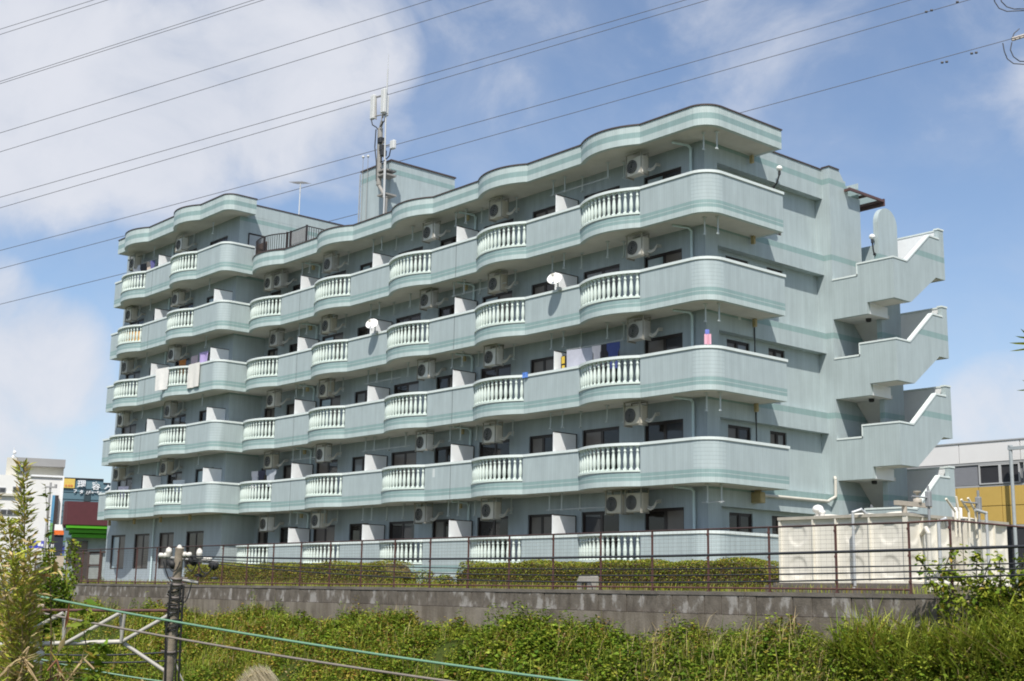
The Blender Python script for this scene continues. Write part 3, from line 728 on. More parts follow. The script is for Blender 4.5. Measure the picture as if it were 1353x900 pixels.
link('garment_top', cloth('garment_top', .13, .16, fab('blue_cloth', (.16, .20, .55)), .02, 60), t, rz=.7); link('garment_skirt', cloth('garment_skirt', .22, .34, fab('rose_cloth', (.62, .34, .42)), .05, 61), t, (0.02, 0, -.15), .7)
hang('cloth', 'small blue cloth tied to the second storey rail end', 'cloth', (-8.65, -.06, z2 + 1.50), .28, .2, fab('bright_blue_cloth', (.10, .22, .6)), 62)
for i, (x, w, c, l) in enumerate(((-28.35, .5, (.60, .58, .62), 'white shirt drying at the second storey beside the wing'), (-27.75, .5, (.06, .06, .09), 'dark shirt drying at the second storey beside the wing'), (-26.9, .7, (.33, .36, .40), 'grey shirt drying under the second storey air conditioner'))):
    hang('garment', l, 'laundry', (x, .4, zb(1) + 2.0), w, .8, fab('cloth_c%d' % i, c), 70 + i, shirt, rz=.2, group='washing on the second storey balcony')
for i, (x, c, l) in enumerate(((-39.6, (.68, .62, .72), 'pale lilac washing at the outer wing bay, second storey'), (-33.3, (.62, .66, .68), 'pale washing behind the wing balusters, second storey'))):
    hang('garment', l, 'laundry', (x, -1.0, zb(1) + 1.75), .8, .6, fab('cloth_d%d' % i, c), 80 + i, shirt, rz=.3, amp=.06)
# amber screens tied inside the outer wing balusters, fifth storey
sc = MB(); Pq = offs(bulge(-40.23, -37.40, -1.62), -.135)
for i in range(len(Pq) - 1): sc.face([(*Pq[i], zb(4) + .56), (*Pq[i + 1], zb(4) + .56), (*Pq[i + 1], zb(4) + 1.12), (*Pq[i], zb(4) + 1.12)])
Pq2 = offs(bulge(-40.23, -37.40, -1.62), -.15)
for i in range(len(Pq) - 1): sc.face([(*Pq2[i + 1], zb(4) + .56), (*Pq2[i], zb(4) + .56), (*Pq2[i], zb(4) + 1.12), (*Pq2[i + 1], zb(4) + 1.12)])
tag(sc.build('privacy_screen', M('amber_screen', (.75, .40, .09), .7, .1)), 'amber orange screen tied behind the wing balusters, fifth storey', 'screen')

# drying poles resting on the hangers of some bays
for k, xa, xb, l in ((1, -19.6, -16.2, 'empty drying pole across the third bay from the right, second storey'), (1, -25.3, -22.0, 'empty drying pole across the fourth bay from the right, second storey'), (3, -13.8, -10.4, 'empty drying pole in the second bay from the right, fourth storey'), (2, -19.6, -17.0, 'empty drying pole in the third bay from the right, third storey'), (0, -1.0, .1, 'short drying pole at the rounded corner above ground floor'), (0, -8.0, -4.9, 'empty drying pole under the ground floor ceiling near the right corner'), (4, -8.0, -4.9, 'empty drying pole under the roof eave near the right corner')):
    q = MB(); y_ = .46 if xb < 0 else .72; q.tube((xa, y_, zb(k + 1) - .57), (min(xb, -.1), y_, zb(k + 1) - .57), .016, 7); tag(q.build('drying_pole', galv), l, 'drying pole', 'drying poles on the balconies')
# ---- globe lamps on brackets
def globe(x, y, z, n, label):
    t = thing('wall_lamp', label, 'wall lamp', (x, y, z)); b = MB(); b.lathe((0, 0, 0), [(.02, -.1), (.09, -.06), (.115, 0), (.10, .06), (.05, .10), (.01, .115)], 14); b.build('globe', M('lamp_globe', (.8, .8, .78), .3, .02), t)
    b = MB(); b.tube((0, 0, -.22), (0, 0, -.1), .05, 8); b.path([(0, 0, -.2), (n[0] * .12, n[1] * .12, -.5), (n[0] * .25, n[1] * .25, -.62)], .03, 8); b.lathe((n[0] * .25, n[1] * .25, -.62), [(.06, 0), (.06, .03)], 8, 0, (n[0], n[1], 0)); b.build('lamp_bracket', dsteel, t)
globe(-.95, 5.0, 15.0, (-1, 0), 'white globe lamp on the end wall under the roof line')
globe(.24, 8.80, 13.0, (0, .4), 'white globe lamp beside the rounded stair wall')

# ---- mast with panel antennas
mast = thing('antenna_mast', 'tall grey roof mast with white panel antennas and lightning rod', 'antenna mast', (-22.75, 3.4, 15.45))
mg = M('mast_grey', (.28, .27, .25), .6, .15); mw = M('mast_white', (.60, .61, .60), .4, .05)
def mpt(x, y): v = onY(x, y, 3.4); return Vector((v.x + 22.75, 0, v.z - 15.45))
o = mpt(507, 285); p = MB(); p.tube((o.x, 0, 0), mpt(510, 262), .10, 10); p.tube(mpt(510, 262), mpt(500.5, 245), .09, 10); p.tube(mpt(500.5, 245), mpt(502.5, 170), .13, 10); p.tube(mpt(502.5, 170), mpt(505, 160), .08, 8); p.build('pole', mg, mast)
p = MB(); b0 = mpt(508.5, 262); p.tube(b0 + Vector((.05, -.1, 0)), mpt(512, 150) + Vector((0, -.1, 0)), .042, 8); p.tube(mpt(512, 150) + Vector((0, -.1, 0)), mpt(514.8, 92) + Vector((0, -.1, 0)), .045, 8, r2=.03); p.tube(mpt(514.8, 92) + Vector((0, -.1, 0)), mpt(515.6, 72) + Vector((0, -.1, 0)), .012, 6); p.tube((b0.x + .25, -.2, 0), mpt(514, 212) + Vector((0, -.2, 0)), .036, 8); p.build('lightning_rod', M('rod_grey', (.52, .53, .53), .45, .05), mast)
def panel(x, y0, y1, w, dy):
    a, b = mpt(x, y1), mpt(x, y0); q = MB(); q.bbox((a.x - w, dy - .09, a.z), (a.x + w, dy + .09, b.z), .03); q.build('panel_antenna', mw, mast)
panel(493.5, 127, 158, .15, -.05); panel(512, 120, 151, .15, -.25); panel(499, 124, 150, .11, .5); panel(519, 186, 197, .16, .0)
q = MB()
for (xa, ya, xb, yb) in ((494, 129, 512, 124), (494, 154, 512, 150), (497, 127, 497, 158), (507, 122, 506, 156), (503, 170, 505, 152), (502, 195, 519, 190), (502, 205, 507, 186), (505, 187, 506, 200)): q = MB(); q.tube(mpt(xa, ya), mpt(xb, yb), .03, 6); q.build('antenna_frame', mg, mast)
q = MB()
for pts in (((493, 158), (495, 166), (500, 169), (502, 172)), ((512, 151), (511, 160), (505, 168)), ((499.5, 172), (498, 195), (500, 215), (500, 240)), ((519, 197), (517, 207), (511, 213), (505, 215))): q.path([mpt(*a) + Vector((0, -.12, 0)) for a in pts], .03, 5)
for (x, y) in ((504, 186), (506, 196), (507, 203)): a = mpt(x, y); q.bbox((a.x - .13, -.15, a.z - .14), (a.x + .13, .1, a.z + .14), .02)
q.build('antenna_cable', dsteel, mast)
q = MB()
for y in (258, 232, 226): q = MB(); a = mpt(505, y); q.box((a.x - .25, -.12, a.z - .04), (a.x + .4, .55, a.z + .04)); q.build('mast_bracket', mg, mast)
t = thing('roof_lamp', 'pair of small white lamps on thin stems beside the lift tower', 'lamp', (-25.5, 3.85, 20.0)); v = onY(480, 208, 3.85); w_ = onY(486.5, 207, 3.85); q = MB()
for a in (v, w_): q.tube((a.x + 25.5, 0, -4.4), (a.x + 25.5, 0, a.z - 20), .013, 6)
q.build('lamp_stem', mg, t)
for a in (v, w_): q = MB(); q.lathe((a.x + 25.5, 0, a.z - 20.05), [(.03, 0), (.07, .04), (.07, .1), (.03, .13)], 10); q.build('lamp_head', mw, t)
t = thing('television_aerial', 'thin television aerial standing on the wing roof', 'aerial', (-32.0, 4.0, 18.45)); v = onY(397, 243, 4.0); q = MB(); X = v.x + 32; Zt = v.z - 18.45
q.tube((X, 0, 0), (X, 0, Zt), .03, 7); q.build('aerial_pole', mw, t); q = MB(); q.tube((X - .75, 0, Zt + .22), (X + .65, 0, Zt - .08), .018, 6)
for i in range(9): c = X - .7 + i * .16; q.tube((c, -.3, Zt + .22 - (c - X + .75) * .21), (c, .3, Zt + .22 - (c - X + .75) * .21), .01, 5)
q.build('aerial_boom', mg, t)

# ------------------------------------------------------------------ ground
def soil_mix(cols, scale):
    def f(t, g, out, b):
        n = t.nodes.new('ShaderNodeTexNoise'); n.inputs['Scale'].default_value = scale; n.inputs['Detail'].default_value = 8; n.inputs['Roughness'].default_value = .7
        t.links.new(g.outputs['Position'], n.inputs['Vector']); r = t.nodes.new('ShaderNodeValToRGB')
        r.color_ramp.elements[0].position = .35; r.color_ramp.elements[1].position = .65
        r.color_ramp.elements[0].color = cols[0] + (1,); r.color_ramp.elements[1].color = cols[1] + (1,)
        t.links.new(n.outputs['Fac'], r.inputs[0]); return r.outputs[0]
    return f
def limed(t, g, out, b):
    """lime runs and damp on the concrete: blotches with their own shapes"""
    mp = t.nodes.new('ShaderNodeMapping'); mp.inputs['Scale'].default_value = (1.0, 1.0, .55); t.links.new(g.outputs['Position'], mp.inputs[0])
    n = t.nodes.new('ShaderNodeTexNoise'); n.inputs['Scale'].default_value = 2.7; n.inputs['Detail'].default_value = 8; n.inputs['Roughness'].default_value = .62; t.links.new(mp.outputs[0], n.inputs['Vector'])
    o = t.nodes.new('ShaderNodeObjectInfo'); k = tn(t, 'ADD', n.outputs['Fac'], tn(t, 'MULTIPLY', tn(t, 'SUBTRACT', o.outputs['Random'], .5), .10))
    r = t.nodes.new('ShaderNodeMapRange'); r.interpolation_type = 'SMOOTHSTEP'; r.inputs[1].default_value = .53; r.inputs[2].default_value = .64; r.inputs[4].default_value = .75; t.links.new(k, r.inputs[0])
    out = tmix(t, r.outputs[0], out, (.33, .315, .30))
    r = t.nodes.new('ShaderNodeMapRange'); r.interpolation_type = 'SMOOTHSTEP'; r.inputs[1].default_value = .50; r.inputs[2].default_value = .36; r.inputs[4].default_value = .6; t.links.new(k, r.inputs[0])
    return tmix(t, r.outputs[0], out, (.06, .05, .04))
def damp(t, g, out, b):
    mp = t.nodes.new('ShaderNodeMapping'); mp.inputs['Scale'].default_value = (1.4, 1.4, .22); t.links.new(g.outputs['Position'], mp.inputs[0])
    n = t.nodes.new('ShaderNodeTexNoise'); n.inputs['Scale'].default_value = 1.5; n.inputs['Detail'].default_value = 8; n.inputs['Roughness'].default_value = .68; t.links.new(mp.outputs[0], n.inputs['Vector'])
    r = t.nodes.new('ShaderNodeMapRange'); r.inputs[1].default_value = .42; r.inputs[2].default_value = .62; r.inputs[4].default_value = .72; t.links.new(n.outputs['Fac'], r.inputs[0])
    return tmix(t, r.outputs[0], out, (.085, .068, .05))
blockm = M('limed_block', (.125, .108, .09), .9, .25, 6, bump=.5, fine=25, extra=limed)
footm = M('damp_footing', (.20, .175, .145), .9, .3, 1.3, bump=.5, fine=25, extra=damp)
gm_site = M('site_soil', (.1, .1, .1), .95, .2, 2, bump=.4, extra=soil_mix([(.13, .105, .065), (.09, .11, .04)], 1.6))
gm_bank = M('bank_soil', (.1, .1, .1), 1.0, .2, 2, bump=.9, spec=.05, extra=soil_mix([(.03, .045, .010), (.06, .075, .018)], 5.0))
prof = [(-2500, -1.6), (-120, -1.6), (-40, -1.6), (-27, -1.75), (-23, -2.6), (-19.5, -4.5), (-16, -4.9), (-12.6, -4.7), (-10.2, -2.7), (-8.6, -1.4), (-7.14, -.95), (-7.13, .12), (-6.9, .17), (-3, .26), (0, .3), (60, .3), (150, .3), (2500, .3)]
xs = [-2500, -300, -120] + list(range(-70, 41, 5)) + [120, 300, 2500]
def gh(x, y):
    for i in range(len(prof) - 1):
        if prof[i][0] <= y <= prof[i + 1][0]:
            t = (y - prof[i][0]) / (prof[i + 1][0] - prof[i][0]); z = prof[i][1] + t * (prof[i + 1][1] - prof[i][1])
            if y < -7.15: z += .16 * math.sin(x * .9 + y * .7) + .1 * math.sin(x * 2.3 - y) if y > -60 else 0
            return z
    return 0
mb = MB()
for i in range(len(prof) - 1):
    for j in range(len(xs) - 1):
        a, b = prof[i], prof[i + 1]
        mb.face([(xs[j], a[0], gh(xs[j], a[0])), (xs[j + 1], a[0], gh(xs[j + 1], a[0])), (xs[j + 1], b[0], gh(xs[j + 1], b[0])), (xs[j], b[0], gh(xs[j], b[0]))], 0 if a[0] >= -7.14 else 1, a[0] < -7.5)
mb.build('ground', [gm_site, gm_bank], kind='structure')
# concrete apron along the wing
ap = MB(); ap.box((-42.5, -1.6, .2), (-29.0, WY, .36)); ap.box((-29, .02, .2), (-.2, YW, .45)); ap.build('pavement', conc, kind='structure')

# ------------------------------------------------------------------ retaining wall of stained blocks
rw = thing('retaining_wall', 'stained concrete retaining wall with a course of lime-streaked blocks below the fence', 'retaining wall', (-10, -7.2, -1.2))
def toW(o): return (0, 0, 0)
w = MB(); w.box((-60, -.22, -3.0), (45, .20, .87)); rwb = w.build('wall_footing', footm, rw)      # local origin (-10,-7.2,-1.2)
w = MB(); w.box((-60, -.05, .87), (45, .20, 1.30)); w.build('wall_core', concd, rw)
w = MB()
x = -50.0
while x < 44: w.box((x, -.17, 1.30), (x + 2.38, .21, 1.385)); x += 2.4
w.build('wall_coping', concd, rw)
bms = []
for v in range(6):
    b = MB(); r = random.Random(v); b.bbox((0, -.155 + r.uniform(-.006, .006), 0), (.485 + r.uniform(-.012, .008), -.04, .415), .008); 
    bms.append(b.me('block', [blockm]))
x = -36.0
while x < 24.5: link('block', bms[random.choice([0, 1, 2, 3, 4, 5, 0, 3])], rw, (x, 0, .875)); x += .50

# ------------------------------------------------------------------ wire fence on the wall
FY = -7.0
fence = thing('wire_fence', 'rust brown wire fence standing on the retaining wall', 'fence', (0, FY, .18))
pm = MB(); pm.box((-.019, -.019, 0), (.019, .019, 1.47)); pm.box((-.035, -.03, .0), (.035, .03, .03))
for z in (.22, .75, 1.3): pm.box((-.028, -.034, z), (.028, -.02, z + .05))
POST = pm.me('post', [rust])
mm = MB(); Wd = 1.79
for i in range(15): z = .10 + i * .095; mm.box((.03, -.002, z), (Wd - .03, .002, z + .004))
for i in range(12): x = .03 + (Wd - .06) * (i + .5) / 12; mm.box((x - .0009, -.0009, .1), (x + .0009, .0009, 1.43))
MESH = mm.me('mesh_panel', [M('fence_wire', (.13, .10, .09), .6, .2)])
rm = MB(); rm.tube((0, 0, 1.45), (Wd, 0, 1.45), .022, 6); RT_ = rm.me('top_rail', [M('dark_red_rail', (.05, .028, .026), .6, .2)])
rm = MB(); rm.tube((0, 0, .09), (Wd, 0, .09), .022, 6); RB_ = rm.me('bottom_rail', [rust])
for i in range(27):
    x = 12.13 - .94 - Wd * i
    link('post', POST, fence, (x, 0, 0))
    if i < 26: 
        for m_ in (('mesh_panel', MESH), ('top_rail', RT_), ('bottom_rail', RB_)): link(m_[0], m_[1], fence, (x - Wd, 0, 0))
link('post', POST, fence, (12.13, 0, 0))
rm = MB(); rm.tube((11.19, 0, 1.45), (12.13, 0, 1.47), .022, 6); rm.tube((12.13, 0, 1.47), (12.13, 3.2, 1.47), .022, 6); rm.build('top_rail', rust, fence)

# ------------------------------------------------------------------ water tanks
tankm = M('tank_panel', (.69, .66, .58), .38, .07, 2.5, extra=None)
tankf = M('tank_flange', (.69, .655, .56), .5, .12, 3)
tanks = M('tank_top_edge', (.40, .37, .31), .6, .2, 4)
def tank_panel(w, h, dishes):
    mb = MB(); nx, nz = max(6, int(w * 34)), int(h * 34); vs = []
    for j in range(nz + 1):
        for i in range(nx + 1):
            x, z = w * i / nx, h * j / nz; d = 0.0
            for cx_, cz_, r in dishes:
                q = math.hypot(x - cx_, z - cz_) / r
                if q < 1: d += .024 * (1 - q ** 8) * min(1, (1 - q) * 4 + .0)
            edge_ = min(x, w - x, z, h - z); d2 = .03 * min(1, max(0, edge_ - .03) / .03)
            vs.append((x, d - d2 * .0 + (.03 if edge_ > .055 else 0), z))
    mb.mesh(vs, [(j * (nx + 1) + i, j * (nx + 1) + i + 1, (j + 1) * (nx + 1) + i + 1, (j + 1) * (nx + 1) + i) for j in range(nz) for i in range(nx)], 0, True)
    return mb.me('tank_panel', [tankm])
H = 1.46; PW = [.95, .62, .88, .90]; 
D = lambda w: [(w * .5, 1.10, .27), (w * .5, .36, .27)]
PMESH = {w_: tank_panel(w_, H, D(w_) if w_ > .7 else []) for w_ in set(PW)}
SD = [.62, .62, .62]; SMESH = tank_panel(.62, H, D(.62))
def tank(name_label, x0, y0, depth, front=True):
    t = thing('water_tank', name_label, 'water tank', (x0, y0, .42), group='panelled water tanks')
    Wt = sum(PW) + .015 * 3
    b = MB(); b.box((.03, .15, 0), (Wt - .16, depth - .05, H)); b.build('tank_body', tankf, t)
    x = 0
    for w_ in PW: link('tank_panel', PMESH[w_], t, (x, 0, 0)); x += w_ + .015
    n = int(round(depth / .63)); 
    for i in range(n): link('tank_panel', SMESH, t, (Wt, i * .635, 0), PI / 2)
    f = MB(); x = 0
    for w_ in PW[:-1]: x += w_; f.box((x - .012, -.045, 0), (x + .027, .05, H)); x += .015
    for i in range(1, n): f.box((Wt - .05, i * .635 - .027, 0), (Wt + .045, i * .635 + .012, H))
    f.box((-.03, -.04, -.0), (Wt + .04, .04, .05)); f.box((Wt - .05, -.035, 0), (Wt + .045, .03, H)); f.box((Wt - .04, .0, 0), (Wt + .04, depth, .05)); f.box((-.03, -.03, 0), (.03, .05, H)); f.build('flange', tankf, t)
    e = MB(); e.box((-.04, -.05, H), (Wt + .05, depth + .02, H + .07)); e.build('top_edge', tanks, t)
    l = MB()
    for i in range(3): l.lathe((.7 + i * 1.0, depth * .5, H + .07), [(.42, 0), (.42, .03), (.30, .075), (.12, .10), (.01, .105)], 20)
    l.build('roof_dome', tankm, t)
    return t, Wt
t1, Wt = tank('cream panelled water tank behind the fence, nearer one of two', 6.78, -5.5, 1.9)
b = MB(); b.lathe((.85, .35, H + .07), [(.07, 0), (.07, .1), (.12, .13), (.14, .19), (.10, .26), (.02, .29)], 14); b.lathe((1.0, .3, H + .07), [(.06, 0), (.06, .08), (.09, .12), (.04, .16)], 12); b.build('vent_cap', M('vent_white', (.78, .76, .72), .5, .03), t1)
t2, _ = tank('cream panelled water tank standing farther back behind the bent pipes', 6.78, -3.02, 1.9)
b = MB(); b.lathe((3.0, .35, H + .07), [(.12, 0), (.12, .26), (.10, .28)], 14); b.build('vent_cap', MATS['vent_white'], t2)
for i, (y0, l) in enumerate(((-5.55, 'stained concrete plinth under the nearer water tank'), (-3.07, 'stained concrete plinth under the farther water tank'))):
    p = MB(); p.box((6.5, y0 - .25, .1), (10.35, y0 + 2.1, .36)); p.box((6.6, y0 - .02, .36), (10.3, y0 + 2.0, .42)); tag(p.build('tank_plinth', concd), l, 'plinth')
# pipework beside the tanks
def pipe(label, pts, r, mat, flange=True):
    t = MB(); t.path(pts, r, 10)
    for p in pts[1:-1]: t.lathe(Vector(p) - Vector((0, 0, r)), [(r * .6, 0), (r * 1.02, r * .5), (r * 1.05, r * 1.5), (r * .6, 2 * r)], 10)
    if flange: t.lathe(pts[0], [(r * 1.8, 0), (r * 1.8, .03)], 12)
    return tag(t.build('pipe', mat), label, 'pipe', 'pipework round the water tanks')
pipe('beige bent pipe rising beside the front right tank corner', [(10.55, -5.2, .25), (10.55, -5.2, 1.5), (10.4, -5.05, 1.62), (10.2, -4.9, 1.5)], .05, plastic)
pipe('grey standpipe in front of the nearer tank', [(9.0, -5.75, .3), (9.0, -5.75, 1.98), (9.12, -5.6, 2.05), (9.2, -5.4, 1.9)], .034, galv)
v = onX(1240, 690, 10.7); pipe('tall grey standpipe between the two tanks', [(10.7, v.y, .2), (10.7, v.y, v.z), (10.75, v.y + .2, v.z + .08), (10.72, v.y + .3, v.z - .1)], .04, galv)
v = onX(1303, 678, 10.6); pipe('grey standpipe by the far tank with shiny elbow', [(10.6, v.y, .2), (10.6, v.y, v.z), (10.5, v.y - .3, v.z + .06)], .036, galv)
for i, (x, y, a) in enumerate(((1226, 642, 0), (1292, 648, 1))):
    v = onX(x, y, 10.4); q = MB(); q.tube((10.4, v.y, 1.7), (10.4, v.y, v.z), .03, 8); q.bbox((10.34, v.y - .06, 2.1), (10.46, v.y + .06, 2.45), .02); q.tube((10.36, v.y - .6, 2.3), (10.4, v.y, 2.3), .02, 8)
    tag(q.build('float_valve', M('valve_grey', (.25, .26, .27), .5, .2)), 'grey valve stem with crossbar above the %s tank' % ('farther', 'nearer')[1 - i], 'valve')
for i, (x0, y0, x1, y1) in enumerate(((1250, 659, 1262, 676), (1263, 656, 1267, 676), (1270, 660, 1280, 676), (1279, 658, 1289, 676))):
    a = onX(x0, y0, 10.3); b = onX(x1, y1, 10.3); q = MB(); q.path([(10.3, b.y, 1.5), (10.3, b.y, b.z), (10.3, a.y, a.z)], .028, 8)
    tag(q.build('bent_post', M('cream_pipe', (.66, .62, .52), .5, .08)), 'slanting cream vent post above the tanks, number %s from the building' % ('one', 'two', 'three', 'four')[i], 'post', 'slanting posts over the tanks')
q = MB(); a, b = onX(1183, 664, 9.9), onX(1228, 662, 9.9); q.box((9.86, a.y, a.z - .05), (9.96, b.y, a.z + .05)); c = (a + b) / 2; q.tube((9.9, a.y + .35, 1.8), (9.9, a.y + .35, a.z), .06, 8); q.lathe((9.9, c.y + .2, a.z + .05), [(.1, 0), (.1, .08), (.03, .1), (.03, .2), (.09, .22), (.09, .26)], 10)
tag(q.build('pipe_support', M('beige_steel', (.40, .36, .30), .6, .15)), 'beige steel bar with a valve over the nearer tank', 'pipe support')

# small concrete stub by the fence
q = MB(); q.prism([(-.26, 0), (-.26, .22), (-.16, .38), (.12, .38), (.26, .34), (.26, 0), (.12, 0), (.12, .2), (-.08, .2), (-.1, 0)], 'y', -.15, .15); o = q.build('concrete_stub', M('pale_concrete', (.34, .32, .29), .9, .2), None, loc=(.95, -6.2, .2)); tag(o, 'small grey concrete arch standing before the hedge', 'concrete stub')

# ------------------------------------------------------------------ leaves
def leafm(name, col, var=.26, tr=.3, rough=.55):
    m = bpy.data.materials.new(name); m.use_nodes = True; t = m.node_tree; b = t.nodes['Principled BSDF']; out = t.nodes['Material Output']
    g = t.nodes.new('ShaderNodeNewGeometry'); r = t.nodes.new('ShaderNodeMapRange'); t.links.new(g.outputs['Random Per Island'], r.inputs[0]); r.inputs[3].default_value = 1 - var; r.inputs[4].default_value = 1 + var
    h = t.nodes.new('ShaderNodeHueSaturation'); h.inputs['Color'].default_value = tuple(col) + (1,); t.links.new(r.outputs[0], h.inputs['Value'])
    r2 = t.nodes.new('ShaderNodeMapRange'); w_ = t.nodes.new('ShaderNodeMath'); w_.operation = 'FRACT'; mu = t.nodes.new('ShaderNodeMath'); mu.operation = 'MULTIPLY'; mu.inputs[1].default_value = 7.13
    t.links.new(g.outputs['Random Per Island'], mu.inputs[0]); t.links.new(mu.outputs[0], w_.inputs[0]); t.links.new(w_.outputs[0], r2.inputs[0]); r2.inputs[3].default_value = .485; r2.inputs[4].default_value = .515; t.links.new(r2.outputs[0], h.inputs['Hue'])
    t.links.new(h.outputs[0], b.inputs['Base Color']); b.inputs['Roughness'].default_value = rough; b.inputs['Specular IOR Level'].default_value = .14
    tl = t.nodes.new('ShaderNodeBsdfTranslucent'); t.links.new(h.outputs[0], tl.inputs[0]); mx_ = t.nodes.new('ShaderNodeMixShader'); mx_.inputs[0].default_value = tr
    t.links.new(b.outputs[0], mx_.inputs[1]); t.links.new(tl.outputs[0], mx_.inputs[2]); t.links.new(mx_.outputs[0], out.inputs[0])
    MATS[name] = m; return m
GL = [leafm('leaf_green', (.155, .225, .022)), leafm('leaf_deep', (.08, .14, .012)), leafm('leaf_lime', (.255, .29, .034)), leafm('leaf_ochre', (.33, .25, .045)), leafm('leaf_brown', (.19, .12, .035)), leafm('leaf_straw', (.42, .34, .17)), leafm('grass_green', (.33, .38, .06)), leafm('leaf_red', (.22, .07, .03))]
def leaves_obj(name, C, Lh, Wd, mi, up=.5, tdir=None, tmix_=0.0, parent=None, kind=None, mats=None, nb=None):
    """C (n,3) centres; each leaf a creased two-quad blade with a pointed tip"""
    n = len(C); C = np.asarray(C, float); Lh = np.broadcast_to(np.asarray(Lh, float), n); Wd = np.broadcast_to(np.asarray(Wd, float), n)
    nr = rng.normal(size=(n, 3)); nr[:, 2] = np.abs(nr[:, 2]) + up
    if nb is not None: nr = nr * .5 + np.asarray(nb) * 1.15
    nr /= np.linalg.norm(nr, axis=1)[:, None]
    t = rng.normal(size=(n, 3))
    if tdir is not None: t = t * (1 - tmix_) + np.asarray(tdir) * tmix_ * 1.6
    t -= nr * (t * nr).sum(1)[:, None] * (0 if tmix_ > .6 else 1); t /= np.linalg.norm(t, axis=1)[:, None]
    s_ = np.cross(nr, t); s_ /= np.linalg.norm(s_, axis=1)[:, None]; nr = np.cross(t, s_)
    l = Lh[:, None]; w_ = Wd[:, None]
    base = C - t * l * .5; tip = C + t * l * .5 - nr * l * .12; mid = C + nr * w_ * -.12 - t * l * .08
    a = C - t * l * .1 + s_ * w_ * .5 + nr * w_ * .10; b = C - t * l * .1 - s_ * w_ * .5 + nr * w_ * .10
    V = np.stack([base, a, tip, b, mid], 1).reshape(-1, 3)
    F = (np.arange(n)[:, None, None] * 5 + np.array([[0, 4, 2, 1], [0, 3, 2, 4]])[None]).reshape(-1)
    me = bpy.data.meshes.new(name); me.vertices.add(len(V)); me.vertices.foreach_set('co', V.ravel())
    me.loops.add(len(F)); me.loops.foreach_set('vertex_index', F.astype(np.int32)); me.polygons.add(n * 2)
    me.polygons.foreach_set('loop_start', np.arange(0, n * 8, 4, dtype=np.int32)); 
    for m_ in (mats or GL): me.materials.append(m_)
    me.polygons.foreach_set('material_index', np.repeat(np.asarray(mi, np.int32), 2)); me.update(calc_edges=True); me.validate()
    return link(name, me, parent, kind=kind)
def pick(n, w_):
    w_ = np.array(w_, float); return rng.choice(len(w_), size=n, p=w_ / w_.sum())

# hedges: clipped azalea rows
def hedge(x0, x1, y0, y1, h, label, w_top, n):
    t = thing('hedge', label, 'hedge', ((x0 + x1) / 2, (y0 + y1) / 2, .22), group='clipped azalea hedges behind the fence')
    ox, oy = (x0 + x1) / 2, (y0 + y1) / 2
    hh = lambda x, y: h * (1 + .05 * math.sin(x * 1.7) + .05 * math.sin(x * 4.1 + 1)) * min(1, .55 + 2.2 * min(x - x0, x1 - x, .3 + 0 * y) ) * (1 - .10 * abs((y - oy) / ((y1 - y0) / 2)) ** 3)
    b = MB(); nx = max(6, int((x1 - x0) / .5)); ys_ = np.linspace(y0 + .06, y1 - .06, 5)
    for i in range(nx):
        xa, xb = x0 + (x1 - x0) * i / nx, x0 + (x1 - x0) * (i + 1) / nx; pr = []
        for x in (xa, xb): pr.append([(x - ox, y0 + .06 - oy, 0)] + [(x - ox, y - oy, hh(x, y) - .09) for y in ys_] + [(x - ox, y1 - .06 - oy, 0)])
        for j in range(len(pr[0]) - 1): b.face([pr[0][j], pr[1][j], pr[1][j + 1], pr[0][j + 1]], 0, True)
    b.build('branches', M('hedge_twigs', (.10, .075, .03), .95, .4, 9, bump=.6), t)
    x = rng.uniform(x0, x1, n); y = rng.uniform(y0, y1, n); H_ = np.array([hh(a, b_) for a, b_ in zip(x, y)]); side = rng.random(n)
    z = H_ - np.abs(rng.normal(0, .045, n)) + .02; fr = side < .42
    y[fr] = y0 + np.abs(rng.normal(0, .05, fr.sum())); z[fr] = rng.random(fr.sum()) ** .75 * H_[fr]
    bk = side > .9; y[bk] = y1 - np.abs(rng.normal(0, .05, bk.sum())); z[bk] = rng.random(bk.sum()) * H_[bk]
    en = rng.random(n) < .06; xe = np.where(rng.random(n) < .5, x0 + .03, x1 - .03); x = np.where(en, xe, x); y = np.where(en, rng.uniform(y0, y1, n), y); H_ = np.array([hh(a, b_) for a, b_ in zip(x, y)]); z = np.where(en, rng.random(n) * H_ * 1.05, z)
    mi = np.where(z > H_ * (.62 + .1 * np.sin(x * 3)), pick(n, w_top), pick(n, [2.2, .6, 3.2, 2.2, 1.2, 0, 0, .1]))
    leaves_obj('foliage', np.stack([x - ox, y - oy, z], 1), rng.uniform(.04, .075, n), rng.uniform(.028, .05, n), mi, .9, parent=t)
    return t
hedge(-24.4, -9.9, -5.0, -3.7, .80, 'long clipped azalea hedge left of the gap', [1.5, .2, 7, 3, .3, 0, 0, 0], 24000)
hedge(-6.2, 6.0, -5.0, -3.7, .76, 'long clipped azalea hedge right of the gap', [2, .2, 7, 2.2, .3, 0, 0, 0], 24000)
